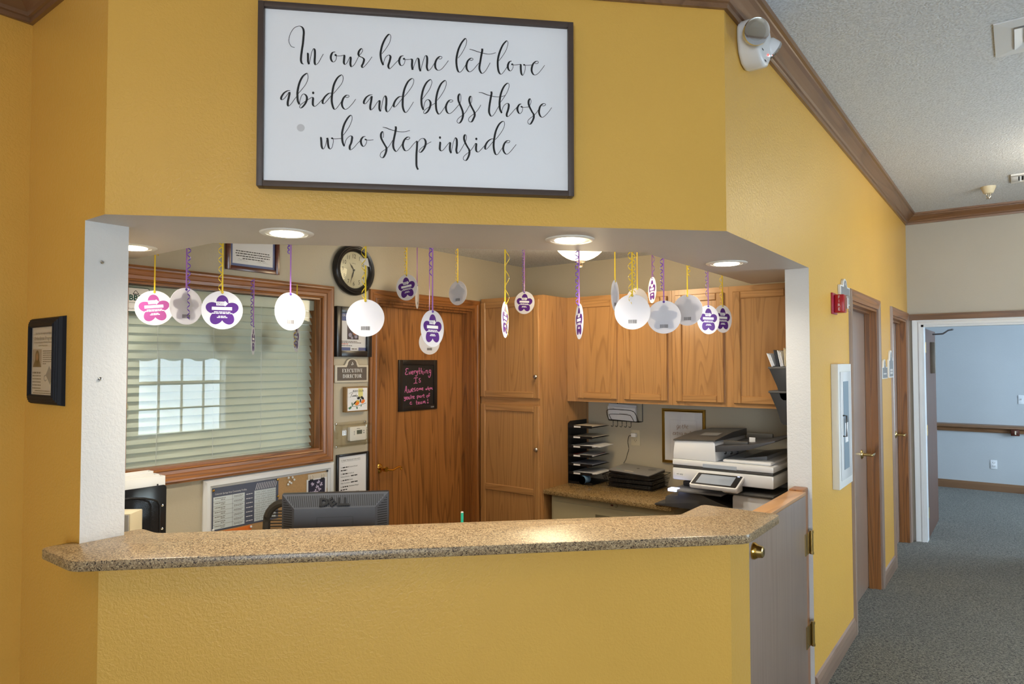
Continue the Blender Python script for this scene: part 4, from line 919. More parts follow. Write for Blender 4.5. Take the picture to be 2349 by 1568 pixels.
mb = MB(); ell(mb, -0.062, -0.050, 0.012, 0.007, 30, y-0.0008); ell(mb, -0.046, -0.030, 0.004, 0.013, 15, y-0.0008); ell(mb, -0.010, -0.052, 0.005, 0.008, 15, y-0.0008); ell(mb, 0.022, -0.040, 0.003, 0.008, -20, y-0.0008); obj('leaves', mb, M['leaf'], f)

# thermostat and its clear guard
t = on_win('thermostat', 'white thermostat with small grey display under the clear guard', 'thermostat', 2.702, 1.238)
obj('body', MB().prism(rrect(0.126, 0.084, 0.008), -0.026, 0, 'y'), M['white'], t, bevel=0.003)
obj('display', MB().box(-0.012, 0.028, -0.0268, -0.0261, -0.004, 0.020), plain('lcd', (92, 98, 84), 0.3), t)
mb = MB()
for k in range(3): rect(mb, -0.035, -0.028, -0.006+0.009*k, -0.002+0.009*k, -0.0266)
for k in range(2): rect(mb, 0.038, 0.046, -0.002+0.013*k, 0.004+0.013*k, -0.0266)
obj('buttons', mb, M['mgrey'], t); obj('maker_mark', words(MB(), -0.012, 0.012, 0.030, 0.004, -0.0266), M['inkgrey'], t)
t = on_win('thermostat_guard', 'clear plastic guard box with four screws around the thermostat', 'guard', 2.664, 1.236)
obj('cover', MB().box(-0.112, 0.112, -0.060, -0.057, -0.060, 0.060), M['clear'], t, bevel=0.001)
obj('flange', MB().prism(rrect(0.256, 0.150, 0.018), -0.0045, -0.0005, 'y'), M['clear'], t, bevel=0.001)
rim = MB()
for q in ((-0.114,-0.110,-0.062,0.062),(0.110,0.114,-0.062,0.062)): rim.box(q[0], q[1], -0.06, -0.004, q[2], q[3])
for q in ((-0.110,0.110,-0.062,-0.058),(-0.110,0.110,0.058,0.062)): rim.box(q[0], q[1], -0.06, -0.004, q[2], q[3])
obj('side_wall', rim, M['clear'], t); obj('latch', MB().box(-0.122, -0.114, -0.03, -0.0046, -0.018, 0.018), M['clear'], t)
for sx in (-1, 1):
    for sz in (-1, 1): obj('screw', MB().lathe([(0.0055,-0.0045),(0.005,-0.008),(0,-0.009)], (sx*0.108,0,sz*0.067), 'y', 12), M['chrome'], t, smooth=True)

# triage list in a thin black frame
t = on_win('framed_list', 'thin black framed typed list between bulletin board and door', 'document', 2.674, 0.968)
s = picture(t, 0.238, 0.308, 0.013, 0.016, M['frame_black'], M['paper'], glass=False); y = -0.0076
mb = text_mb('A TEAM TRIAGE LIST FOR VISITS', 0.0115, -0.012, 0.116, y, sx=0.86); rect(mb, -0.082, 0.060, 0.1080, 0.1088, y)
for k, (n, rest) in enumerate((('1).', 'Executive Director'), ('2).', 'Health and'), ('3).', 'Business'), ('4).', 'Maintenance Manager,'), ('5).', 'Activities Coordinator,'))):
    z = 0.075 - k*0.038
    text_mb(n, 0.0105, -0.088, z, y, 'LEFT', mb=mb); words(mb, -0.074, -0.030, z, 0.006, y); text_mb(rest, 0.0105, -0.026, z, y, 'LEFT', sx=0.8, mb=mb)
    if k == 1: text_mb('Wellness Director,', 0.0105, -0.088, z-0.017, y, 'LEFT', sx=0.85, mb=mb)
    elif k == 2: text_mb('Office Coordinator,', 0.0105, -0.088, z-0.017, y, 'LEFT', sx=0.85, mb=mb)
    words(mb, (-0.012 if k in (1,2) else -0.088), (0.04 if k in (1,2) else -0.04), z-0.017, 0.006, y)
obj('typing', mb, M['ink'], s)

# chalkboard on the office door
t = on_win('chalkboard_sign', 'small black chalkboard with pink handwriting hanging on the office door', 'sign', 3.311, 1.510, -0.084)
CS = 1.0123
s = picture(t, 0.368, 0.343, 0.034, 0.012, M['frame_black'], M['chalkboard'], glass=False)
mb = MB()
for st in strokes(CHALK): pen(mb, [(p[0]*CS, p[1]*CS) for p in st], 0.0045, 0.0062, -0.0058, 4)
obj('handwriting', mb, M['chalk'], s)
obj('maker_tag', MB().box(0.118, 0.150, -0.0128, -0.0121, -0.160, -0.150), M['mgrey'], t)

# ------------------------------------------------------------------ bulletin board and what is pinned to it
bb = on_win('bulletin_board', 'cork bulletin board in a white moulded frame below the window', 'board', 2.136, 0.72)
ca, cb_, cz0, cz1 = -0.345, 0.355, -0.10, 0.322
moulding(bb, 'frame_member', ca, cb_, cz0, cz1, [(0,0.002),(0,0.010),(0.010,0.016),(0.014,0.022),(0.030,0.022),(0.040,0.014),(0.044,0.010),(0.044,0)], M['whitetrim'], M['whitetrim'])
obj('cork', MB().box(ca-0.01, cb_+0.01, -0.006, 0, cz0-0.01, cz1+0.01), M['cork'], bb)
CY = 0.0066
def pinned(name, label, cat, y, z, group=None): return thing(name, label, cat, (XW + CY, y, z), 90, group)
# chart
t = pinned('community_chart', 'slate and pale blue community profiles chart on the bulletin board', 'chart', 1.980, 0.935)
sh = obj('sheet', MB().box(-0.188, 0.188, -0.0012, 0, -0.108, 0.106), M['postergrey'], t); y = -0.0016
mb = MB(); rect(mb, -0.180, -0.078, -0.100, 0.060, y); rect(mb, -0.0765, -0.010, -0.100, 0.060, y); rect(mb, 0.045, 0.172, -0.100, 0.060, y); obj('cells', mb, M['postercell'], sh)
mb = MB()
for k in range(1, 7):
    z = 0.060-0.160*k/7; rect(mb, -0.180, -0.010, z-0.0005, z+0.0005, y-0.0003); rect(mb, 0.045, 0.172, z-0.0005, z+0.0005, y-0.0003)
for k in range(1, 12): x = 0.045+0.127*k/12; rect(mb, x-0.0003, x+0.0003, -0.100, 0.060, y-0.0003)
for k in range(7):
    z = 0.060-0.160*(k+0.5)/7
    words(mb, -0.172, -0.115, z+0.003, 0.003, y-0.0003); words(mb, -0.140, -0.118, z-0.005, 0.003, y-0.0003); words(mb, -0.070, -0.018, z+0.003, 0.0025, y-0.0003); words(mb, -0.070, -0.025, z-0.003, 0.0025, y-0.0003)
obj('rules_and_print', mb, M['inkgrey'], sh)
mb = MB()
for k in range(7):
    z = 0.060-0.160*(k+0.5)/7
    for j in range(12):
        if j in ((1,2,4,5,7,8,9,10) if k not in (2,5) else ((2,4,5,7,8,9) if k == 2 else (0,1,2,3,4,5,6))) or (j == 11 and k < 6):
            x = 0.045+0.127*(j+0.5)/12; mb.add([(x-0.0022,y-0.0005,z),(x,y-0.0005,z-0.003),(x+0.003,y-0.0005,z+0.004),(x,y-0.0005,z+0.001)], [(0,1,2,3)])
obj('tick_marks', mb, M['green'], sh)
mb = text_mb('Colorado Springs Area Community Profiles', 0.0125, -0.085, 0.074, y-0.0003, sx=0.78)
for k in range(7): words(mb, -0.002, 0.036, 0.060-0.160*(k+0.5)/7, 0.0035, y-0.0003)
for k in range(12):
    x = 0.050+0.127*k/12; mb.quad((x,y-0.0003,0.064),(x+0.003,y-0.0003,0.064),(x+0.014,y-0.0003,0.098),(x+0.011,y-0.0003,0.098))
obj('white_print', mb, M['paper'], sh)
t = pinned('orange_notice', 'orange paper strip pinned below the chart on the bulletin board', 'paper', 1.925, 0.785)
obj('sheet', MB().box(-0.09, 0.085, -0.001, 0, -0.06, 0.036), M['orange'], t)
t = pinned('flower_calendar', 'small calendar page with lilac flower photo held by two binder clips', 'calendar', 2.418, 0.962)
obj('backing', MB().box(-0.060, 0.072, -0.001, 0, -0.02, 0.072), M['paper_cream'], t)
s = obj('page', MB().box(-0.070, 0.066, -0.0025, -0.0012, -0.085, 0.044), M['paper'], t)
obj('photo', MB().box(-0.059, 0.054, -0.0032, -0.0026, -0.045, 0.038), M['night'], s)
mb = MB(); rnd = random.Random(3)
for cx, cz in ((-0.032,0.016),(0.008,0.024),(0.028,0.008),(0.000,-0.002),(-0.014,-0.026),(0.016,-0.018),(-0.040,-0.034),(0.0,-0.036)):
    for k in range(5): a = R(72*k+rnd.uniform(0,60)); ell(mb, cx+0.0065*math.cos(a), cz+0.0065*math.sin(a), 0.0058, 0.003, math.degrees(a), -0.0036-0.0001*k)
obj('flower_print', mb, M['petal'], s)
obj('caption', words(MB(), -0.02, 0.02, -0.062, 0.004, -0.003), M['inkgrey'], s)
for x in (-0.040, 0.036):
    c = obj('binder_clip', MB().box(x-0.011, x+0.011, -0.008, -0.0026, 0.034, 0.044), M['black'], t, bevel=0.002)
    obj('clip_wire', MB().tube(crom([(x-0.007,-0.006,0.044),(x-0.009,-0.007,0.058),(x,-0.007,0.064),(x+0.009,-0.007,0.058),(x+0.007,-0.006,0.044)],4), 0.0008, 6), M['chrome'], c)
def pin(y, z, mat, label, group, d=0.0):
    o = obj('push_pin', MB().lathe([(0.0015,0),(0.0018,0.004),(0.0062,0.005),(0.0058,0.008),(0.003,0.0095),(0,0.010)], (XW+CY+d, y, z), 'x', 14), mat, smooth=True); tag(o, label, 'pin', group)
for k, (y, z) in enumerate(((2.228,1.035),(2.253,1.034),(2.264,1.020),(2.234,1.012),(2.245,1.004),(2.226,0.999))):
    pin(y, z, M['white'], ['leftmost of the top two white pins clustered on the cork', 'rightmost of the top two white pins clustered on the cork', 'white pin furthest right in the cork cluster', 'white pin in the middle of the cork cluster', 'white pin just above the lowest one of the cork cluster', 'lowest white pin of the cork cluster'][k], 'white pins on the cork')
pin(1.798, 1.030, M['brass'], 'brass pin at the upper left corner of the chart', 'brass pins of the chart', 0.0012); pin(2.160, 1.034, M['brass'], 'brass pin at the upper right corner of the chart', 'brass pins of the chart', 0.0012); pin(2.163, 0.945, M['brass'], 'brass pin halfway down the right edge of the chart', 'brass pins of the chart', 0.0012)
pin(1.798, 0.836, M['white'], 'white pin at the lower left corner of the chart', 'white pins on the cork', 0.0012); pin(2.004, 0.814, M['white'], 'white pin on the orange paper strip', 'white pins on the cork', 0.001)
pin(2.486, 1.040, M['black'], 'dark pin in the upper right corner of the cork', 'white pins on the cork')

# notice in black ridged frame on the short gold wall
t = thing('framed_notice', 'Ombudsman Program notice in a black ridged frame on the gold wall', 'notice', (-2.764, 0.932, 1.670), 0)
s = obj('sheet', MB().box(-0.112, 0.112, -0.022, -0.001, -0.126, 0.126), M['paper_cream'], t); y = -0.0225
moulding(t, 'frame_member', -0.106, 0.106, -0.120, 0.120, [(0,0.020),(0,0.030),(0.006,0.034),(0.010,0.031),(0.014,0.031),(0.017,0.027),(0.021,0.027),(0.024,0.022),(0.028,0.022),(0.034,0.012),(0.036,0)], M['notice_frame'], M['notice_frame'])
mb = text_mb('Pikes Peak Area Agency on Aging', 0.0105, 0, 0.098, y); text_mb('Ombudsman Program', 0.019, 0.0, 0.080, y, mb=mb); text_mb('A Voice for Residents of Nursing Homes and', 0.0095, 0, 0.066, y, mb=mb); text_mb('assisted living facilities', 0.0095, 0, 0.055, y, mb=mb)
for k in range(7): words(mb, 0.0, 0.098 if k < 6 else 0.03, 0.035-0.0075*k, 0.003, y)
for k in range(6): words(mb, -0.094, -0.015, -0.042-0.011*k, 0.004 if k else 0.006, y)
words(mb, -0.07, 0.07, -0.106, 0.0035, y); words(mb, -0.085, 0.08, -0.114, 0.0035, y)
obj('print', mb, M['inkgrey'], s)
mb = MB(); rect(mb, -0.096, -0.012, -0.022, 0.042, y); obj('photo', mb, plain('photo_back', (166, 150, 136), 0.6), s)
mb = MB(); ell(mb, -0.052, 0.012, 0.020, 0.026, 0, y-0.0003); mb.quad((-0.092,y-0.0003,-0.022),(-0.014,y-0.0003,-0.022),(-0.032,y-0.0003,0.004),(-0.072,y-0.0003,0.004)); obj('photo_figure', mb, M['hair'], s)
mb = MB(); ell(mb, -0.052, 0.014, 0.011, 0.014, 0, y-0.0006); obj('photo_face', mb, M['skin'], s)
mb = MB(); mb.add([(0.030,y-0.0002,-0.050),(0.072,y-0.0002,-0.084),(0.096,y-0.0002,-0.045),(0.060,y-0.0002,-0.018)], [(0,1,2,3)]); pen(mb, [(300,-500),(180,-540),(160,-640),(260,-700),(380,-660)], 0.004, 0.004, y-0.0002); obj('megaphone_drawing', mb, M['mgrey'], s)
obj('glass', MB().box(-0.106, 0.106, -0.0256, -0.025, -0.120, 0.120), M['pane'], t)
# ------------------------------------------------------------------ oak cabinets on the office back wall
def panel_door(parent, x0, x1, z0, z1, yf, st=0.045, rails=(), knob=None, th=0.02):
    """frame-and-panel door: stiles are the door mesh, rails / panel / knob its sub-parts; front face at yf"""
    ch = 0.006
    def bar(a, b, c, d): return MB().add([(a,yf+th,c),(b,yf+th,c),(b,yf+th,d),(a,yf+th,d),(a,yf+ch,c),(b,yf+ch,c),(b,yf+ch,d),(a,yf+ch,d),(a+ch*0.7,yf,c+ch*0.7),(b-ch*0.7,yf,c+ch*0.7),(b-ch*0.7,yf,d-ch*0.7),(a+ch*0.7,yf,d-ch*0.7)],
        [(0,1,2,3),(0,4,5,1),(1,5,6,2),(2,6,7,3),(3,7,4,0),(4,8,9,5),(5,9,10,6),(6,10,11,7),(7,11,8,4),(8,11,10,9)])
    d = obj('door', MB().box(x0+0.006, x1-0.006, yf+0.0152, yf+th, z0+0.006, z1-0.006), M['oak_v'], parent)
    for q in (bar(x0, x0+st, z0, z1), bar(x1-st, x1, z0, z1)): obj('stile', q, M['oak_v'], d)
    zs = [z0, *rails, z1-st]
    for i, z in enumerate(zs): obj('rail', bar(x0+st, x1-st, z, z+st), M['oak_h'], d)
    for a, b in zip(zs, zs[1:]): obj('panel', MB().box(x0+st-0.004, x1-st+0.004, yf+0.011, yf+0.015, a+st-0.004, b+0.004), M['oak_v'], d)
    if knob: obj('knob', MB().lathe([(0.005,0),(0.006,-0.012),(0.014,-0.016),(0.016,-0.022),(0.011,-0.028),(0,-0.030)], (knob[0], yf, knob[1]), 'y', 20), M['nickel'], d, smooth=True)
    return d
t = thing('tall_cabinet', 'tall oak pantry cabinet with two panel doors beside the office door', 'cabinet', (0,0,0))
X0, X1, YT = -3.195, -2.636, 3.862
obj('carcass', MB().box(X0, X1-0.0, YT+0.02, YB-0.002, 0.0, 2.133), M['oak_v'], t)
obj('face_frame', MB().box(X0, X0+0.035, YT, YT+0.02, 0.1, 2.133).box(X1-0.045, X1, YT, YT+0.02, 0.1, 2.133), M['oak_v'], t)
for a, b in ((2.09,2.133),(1.345,1.435),(0.1,0.15)): obj('frame_rail', MB().box(X0+0.035, X1-0.045, YT, YT+0.02, a, b), M['oak_h'], t)
panel_door(t, -3.188, -2.664, 1.412, 2.105, 3.842, 0.046, (), (-2.680, 1.563))
panel_door(t, -3.188, -2.664, 0.13, 1.362, 3.842, 0.046, (0.740,), (-2.676, 1.062))
def upper_cabinet(label, x0, x1, doors):
    t = thing('upper_cabinet', label, 'cabinet', (0,0,0), 0, 'upper cabinets over the printer')
    obj('carcass', MB().box(x0, x1, 4.182, YB-0.002, 1.384, 2.133), M['oak_h'], t)
    obj('face_frame', MB().box(x0, x0+0.1, 4.162, 4.182, 1.384, 2.133).box(x1-0.1, x1, 4.162, 4.182, 1.384, 2.133).box(doors[0][1]-0.02, doors[1][0]+0.02, 4.162, 4.182, 1.384, 2.133), M['oak_v'], t)
    for a, b in ((x0+0.1, doors[0][1]-0.02), (doors[1][0]+0.02, x1-0.1)):
        for c, e in ((1.384,1.43),(2.06,2.133)): obj('frame_rail', MB().box(a, b, 4.162, 4.182, c, e), M['oak_h'], t)
    for a, b in doors: panel_door(t, a, b, 1.408, 2.098, 4.142, 0.046)
upper_cabinet('left upper oak cabinet with two doors above the paper sorter', -2.634, -1.822, ((-2.535,-2.222),(-2.166,-1.850)))
upper_cabinet('right upper oak cabinet with two doors above the printer', -1.820, -0.963, ((-1.793,-1.474),(-1.414,-1.06)))

# back counter and file cabinet
t = obj('back_counter', MB().box(-2.634, -1.70, 3.850, YB-0.001, 0.762, 0.792), M['granite2'], bevel=0.004); tag(t, 'darker tan granite work counter under the upper cabinets', 'counter')
t = thing('file_cabinet', 'beige metal lateral file cabinet under the back counter', 'cabinet', (0,0,0))
obj('body', MB().box(-2.600, -1.705, 3.905, 4.44, 0.0, 0.760), M['beigemetal'], t, bevel=0.002)
for a, b in ((0.40, 0.716), (0.06, 0.385)):
    dr = obj('drawer', MB().box(-2.578, -1.727, 3.888, 3.905, a, b), M['beigemetal'], t, bevel=0.002)
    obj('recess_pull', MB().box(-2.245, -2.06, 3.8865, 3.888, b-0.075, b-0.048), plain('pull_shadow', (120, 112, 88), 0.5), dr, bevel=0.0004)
obj('lock', MB().cyl((-2.10,3.898,0.738), 0.009, 0.008, 'y', 16), M['nickel'], t, smooth=True); obj('label_dot', MB().box(-2.140, -2.122, 3.9032, 3.9048, 0.733, 0.743), plain('dark_red', (96,40,36), 0.4), t)

# ------------------------------------------------------------------ black paper sorter and its papers
t = thing('paper_sorter', 'black metal desktop sorter with open trays against the tall cabinet', 'organizer', (-2.630, 4.165, 0.7925))
obj('side_panel', MB().prism([(0.0,0),(0.016,0.0),(0.26,0.0),(0.26,0.445),(0.03,0.445),(0.0,0.430)], 0.0, 0.003, 'x'), M['blackmetal'], t)
shelf_z = [0.004, 0.072, 0.134, 0.198, 0.262, 0.330, 0.405]
for z in shelf_z:
    sh = obj('shelf', MB().prism([(0.003,0.004),(0.197,0.004),(0.197,0.257),(0.003,0.257)], z, z+0.002).box(0.003, 0.197, 0.003, 0.005, z-0.004, z+0.014), M['blackmetal'], t)
    if z > 0.01:
        x = 0.045 if z < 0.39 else 0.05; obj('shelf_label', MB().box(x, x+0.055, 0.0018, 0.0028, z-0.002, z+0.009), M['paper'], sh)
papers = [(0.078, 'tangle of white papers in the second lowest tray of the sorter', 0.016, 3), (0.140, 'grey folder in the third lowest tray of the sorter', 0.006, 1), (0.204, 'red edged magazines in the middle tray of the sorter', 0.010, 2), (0.268, 'thick sheaf of white papers sticking out of the sorter', 0.018, 4), (0.336, 'single cream sheet in the second highest tray of the sorter', 0.003, 1), (0.411, 'single cream sheet in the top tray of the sorter', 0.003, 1)]
rnd = random.Random(11)
for z, lab, th, n in papers:
    p = thing('paper_stack', lab, 'papers', (-2.630+0.10, 4.165+0.13, 0.7925+z), 0, 'papers in the sorter')
    for k in range(n):
        w, dp = rnd.uniform(0.16,0.185), rnd.uniform(0.21,0.235); a = R(rnd.uniform(-5,5)); dx = 0.02 if n > 2 else 0.008
        A, B = [], []
        for i in range(7):
            u = -w/2 + w*i/6; lift = th*(k+1)/n*0.35 + th*0.8*math.sin(i/6*math.pi)**2*(0.5 if k == n-1 else 0.15)
            A.append((u*math.cos(a)+dp/2*math.sin(a)+dx*k, -dp/2*math.cos(a)+u*math.sin(a), lift)); B.append((u*math.cos(a)-dp/2*math.sin(a)+dx*k, dp/2*math.cos(a)+u*math.sin(a), lift))
        mb = MB().strip(A, B); m = [M['paper'], M['paper_cream'], plain('folder_grey', (140,146,164), 0.5), plain('magazine_red', (150,66,58), 0.5)]
        mt = m[2] if 'folder' in lab else (m[3] if 'red' in lab and k == 0 else (m[1] if 'cream' in lab else m[0]))
        A2 = [(v[0], v[1], v[2]-th/n*0.8) for v in A]; B2 = [(v[0], v[1], v[2]-th/n*0.8) for v in B]; mb.strip(B2, A2); mb.strip(A2, A); mb.strip(B, B2); mb.strip([A[-1],B[-1]],[A2[-1],B2[-1]]); mb.strip([A2[0],B2[0]],[A[0],B[0]])
        zmin = min(v[2] for v in mb.v); mb.v = [(v[0], v[1], v[2]-zmin*(1 if k == 0 else 0)) for v in mb.v]
        obj('sheet', mb, mt, p)
t = thing('tape_roll', 'roll of blue wrap with white core end in the lowest sorter tray', 'roll', (-2.505, 4.150, 0.7985+0.03))
obj('roll', MB().lathe([(0.029,0.001),(0.029,0.075)], (0,0,0), 'y', 28), M['tape'], t, smooth=True); obj('end_label', MB().lathe([(0.012,0.0),(0.029,0.0)], (0,0,0), 'y', 28), M['paper'], t); obj('core', MB().cyl((0,0.0005,0), 0.012, 0.07, 'y', 20), M['vent'], t)

# ------------------------------------------------------------------ wire basket with laptops
BX0, BX1, BY0, BY1, BZ = -2.335, -1.995, 4.215, 4.455, 0.7925
t = thing('wire_basket', 'black wire basket holding laptops on the back counter', 'basket', ((BX0+BX1)/2, (BY0+BY1)/2, BZ))
hw, hd = 0.17, 0.118; fl = 0.028
mb = MB(); top = [(-hw-fl,-hd-fl,0.085),(hw+fl,-hd-fl,0.085),(hw+fl,hd,0.10),(-hw-fl,hd,0.10)]
mb.tube(top, 0.0022, 6, closed=True); mb.tube([(-hw,-hd,0.004),(hw,-hd,0.004),(hw,hd,0.004),(-hw,hd,0.004)], 0.0022, 6, closed=True); obj('rim', mb, M['blackmetal'], t)
mb = MB()
for i in range(19):
    u = -1+2*i/18; mb.tube([(u*hw,-hd,0.004),(u*(hw+fl),-hd-fl,0.085)], 0.0011, 5); mb.tube([(u*hw,-hd,0.004),(u*hw,hd,0.004)], 0.0011, 5)
for i in range(11):
    u = -1+2*i/10
    for s_ in (-1, 1): mb.tube([(s_*hw,u*hd,0.004),(s_*(hw+fl),u*(hd+fl*(0.5 if u < 0 else 0)),0.09)], 0.0011, 5)
for k in (0.3, 0.65):
    a, b = hw+fl*k, hd+fl*k; mb.tube([(-a,-b,0.004+0.08*k),(a,-b,0.004+0.08*k),(a,hd,0.004+0.09*k),(-a,hd,0.004+0.09*k)], 0.0011, 5, closed=True)
o = obj('wire_mesh', mb, M['blackmetal'], t)
def laptop(z, label, lid, dx, dy, rot):
    t = thing('laptop', label, 'laptop', (-2.165+dx, 4.325+dy, BZ+z), rot, 'laptops in the basket')
    obj('base', MB().prism(rrect(0.325, 0.225, 0.012), 0, 0.014), M['black'], t, bevel=0.002)
    l = obj('lid', MB().prism(rrect(0.325, 0.225, 0.012), 0.0145, 0.023), lid, t, bevel=0.002)
    return t, l
laptop(0.010, 'closed black laptop at the bottom of the wire basket', M['black'], 0.0, 0.0, 0)
laptop(0.040, 'closed black laptop second from the bottom in the wire basket', M['black'], 0.004, -0.006, 2)
laptop(0.068, 'closed black laptop just under the grey one in the wire basket', M['black'], -0.004, 0.0, -1)
t, l = laptop(0.100, 'closed grey laptop on top of the pile in the wire basket', M['laptop'], 0.0, 0.002, -4)
t.rotation_euler = (R(4), R(2), R(-4))
obj('round_sticker', MB().cyl((0.10,0.04,0.0231), 0.030, 0.0005, 'z', 24), M['mgrey'], l); obj('badge', MB().cyl((0.0,0.02,0.0231), 0.011, 0.0005, 'z', 20), M['dgrey'], l); obj('name_strip', MB().box(-0.05, 0.02, -0.085, -0.073, 0.0231, 0.0236), M['paper_cream'], l)
mb = MB(); mb.box(-0.125, -0.09, -0.062, -0.058, 0.0231, 0.0235); obj('green_sticker', mb, M['teal'], l)

# ------------------------------------------------------------------ on the back wall
t = thing('mail_holder', 'black wire letter holder with hooks hanging below the left upper cabinet', 'holder', (-2.318, YB, 1.235))
mb = MB()
for x in (-0.068, 0.134): mb.tube([(x,-0.006,0.148),(x,-0.006,0.0)], 0.0028, 6)
mb.tube([(-0.110,-0.008,0.004),(0.134,-0.008,0.0)], 0.0026, 6); mb.tube([(-0.110,-0.060,0.004),(0.130,-0.060,0.0)], 0.0026, 6); mb.tube([(0.132,-0.006,0),(0.130,-0.060,0)], 0.0026, 6); mb.tube([(-0.110,-0.006,0.004),(-0.110,-0.060,0.004)], 0.0026, 6)
obj('wire_frame', mb, M['blackmetal'], t)
obj('front_loop', MB().tube(crom([(-0.110,-0.060,0.004),(-0.118,-0.075,0.05),(-0.105,-0.078,0.082),(0.0,-0.078,0.085),(0.085,-0.078,0.080),(0.112,-0.070,0.055),(0.128,-0.060,0.0)],5), 0.0024, 6), M['blackmetal'], t)
obj('inner_loop', MB().tube(crom([(-0.085,-0.060,0.004),(-0.098,-0.072,0.038),(-0.085,-0.074,0.050),(0.05,-0.074,0.050),(0.075,-0.070,0.040),(0.095,-0.062,0.002)],5), 0.0020, 6), M['blackmetal'], t)
for k in range(5):
    x = -0.075+0.036*k; obj('hook', MB().tube(crom([(x,-0.060,0.002),(x,-0.060,-0.030),(x-0.004,-0.066,-0.040),(x-0.010,-0.076,-0.034)],5), 0.0022, 6), M['blackmetal'], t)
for k, (lab, dy, rx) in enumerate((('front white envelope in the black wire letter holder', -0.050, 12), ('middle white envelope in the black wire letter holder', -0.034, 9), ('back white envelope in the black wire letter holder', -0.020, 6))):
    e = thing('envelope', lab, 'envelope', (-2.322-0.006*k, YB+dy, 1.243), 0, 'letters in the wire holder', rx=rx); e.rotation_euler = (R(rx), R(2), 0)
    obj('sheet', MB().box(-0.112, 0.112, -0.003, 0.003, 0, 0.098+0.008*k), M['paper'], e)
    if k == 0: obj('address', words(words(MB(), -0.1, -0.06, 0.085, 0.003, -0.0034), -0.02, 0.05, 0.05, 0.003, -0.0034), M['inkgrey'], e)
t = thing('wall_outlet', 'ivory double socket on the wall behind the laptops', 'outlet', (-2.242, YB, 1.116))
obj('cover_plate', MB().prism(rrect(0.070, 0.114, 0.004), -0.005, 0, 'y'), M['ivory'], t, bevel=0.0015)
for z in (0.02, -0.02):
    r_ = obj('socket', MB().prism(rrect(0.033, 0.028, 0.010), -0.0065, -0.005, 'y'), M['ivory'], t)
    obj('slots', MB().box(-0.008, -0.006, -0.0068, -0.0066, z-0.002, z+0.007).box(0.006, 0.008, -0.0068, -0.0066, z-0.002, z+0.007).box(-0.002, 0.002, -0.0068, -0.0066, z-0.010, z-0.006), M['vent'], r_)
    r_.data.transform(Matrix.Translation((0,0,z)))
t = thing('charger', 'white plug-in charger with thin black cable in the wall socket', 'charger', (-2.242, YB-0.007, 1.137))
obj('plug', MB().box(-0.022, 0.016, -0.030, 0, -0.014, 0.014), M['white'], t, bevel=0.004)
obj('cable', MB().tube(crom([(-0.018,-0.030,-0.004),(-0.034,-0.034,-0.008),(-0.045,-0.03,-0.05),(-0.038,-0.03,-0.10),(-0.05,-0.03,-0.14),(-0.058,-0.035,-0.175),(-0.07,-0.05,-0.205)],6), 0.0022, 6), M['black'], t)
t = thing('framed_quote', 'gold framed go the extra mile print behind the printer', 'picture', (-1.874, YB, 1.1484))
moulding(t, 'frame_member', -0.137, 0.137, -0.169, 0.169, [(0,0.004),(0,0.012),(0.005,0.016),(0.009,0.012),(0.013,0.018),(0.018,0.018),(0.021,0.012),(0.021,0)], M['gold_frame'], M['gold_frame'])
s = obj('mat_board', MB().box(-0.139, 0.139, -0.010, -0.001, -0.171, 0.171), M['paper'], t)
mb = MB()
for a, b, c, d in ((-0.098,0.098,0.1125,0.113),(-0.098,-0.0975,-0.12,0.113),(0.0975,0.098,-0.12,0.113)): rect(mb, a, b, c, d, -0.0104)
obj('mat_line', mb, M['mgrey'], s)
mb = MB()
for st in strokes(GOLD): pen(mb, st, 0.0016, 0.0026, -0.0105, 4)
obj('script', mb, M['goldink'], s); obj('glass', MB().box(-0.138, 0.138, -0.0125, -0.0120, -0.170, 0.170), M['pane'], t)

# ------------------------------------------------------------------ office printer
t = thing('office_printer', 'large white and grey office copier with tilted touch screen by the gate', 'printer', (-1.380, 3.811, 0.0))
w = 0.2935
def B(name, a, mat, parent=t, bev=0.006): return obj(name, MB().box(*a), mat, parent, bevel=bev)
B('lower_body', (-w+0.02, w, 0.02, 0.60, 0.0, 0.62), M['white'], bev=0.012)
for k in range(2):
    d = B('paper_drawer', (-w+0.03, w-0.01, 0.0, 0.02, 0.30+0.15*k, 0.44+0.15*k), M['white'], bev=0.005); B('drawer_pull', (-0.09, 0.09, -0.002, 0.0, 0.38+0.15*k, 0.42+0.15*k), M['dgrey'], d, 0.0)
B('rear_column', (-w+0.04, w, 0.28, 0.60, 0.60, 0.965), M['dgrey'], bev=0.01)
B('right_column', (0.06, w-0.005, 0.0, 0.60, 0.60, 0.918), M['white_gloss'], bev=0.02)
B('grey_shelf', (0.03, w+0.005, -0.02, 0.30, 0.919, 0.934), M['dgrey'], bev=0.006)
# output tray: stepped dark plastic curving up to the right
tr = obj('output_tray', MB().prism([(-0.42,0.795),(-0.42,0.804),(-0.40,0.812),(-0.35,0.815),(-0.35,0.850),(-0.335,0.862),(-0.27,0.868),(-0.27,0.884),(-0.255,0.893),(-0.19,0.896),(-0.12,0.888),(-0.04,0.860),(0.055,0.835),(0.055,0.795)], 0.02, 0.28, 'y'), M['dgrey'], t, bevel=0.004)
B('tray_vent', (-0.185, -0.125, 0.10, 0.16, 0.888, 0.898), M['vent'], tr, 0.0)
sp = B('side_tray', (-0.285, 0.02, -0.05, 0.26, 0.905, 0.917), M['mgrey'], bev=0.003)
B('status_light', (-0.300, -0.245, -0.055, 0.0, 0.903, 0.920), M['led_blue'], sp, 0.004); B('tray_arm', (-0.27, -0.02, 0.10, 0.20, 0.9172, 0.945), M['dgrey'], sp, 0.006)
mid = B('front_panel', (-w, w, 0.0, 0.60, 0.966, 1.038), M['white_gloss'], bev=0.010)
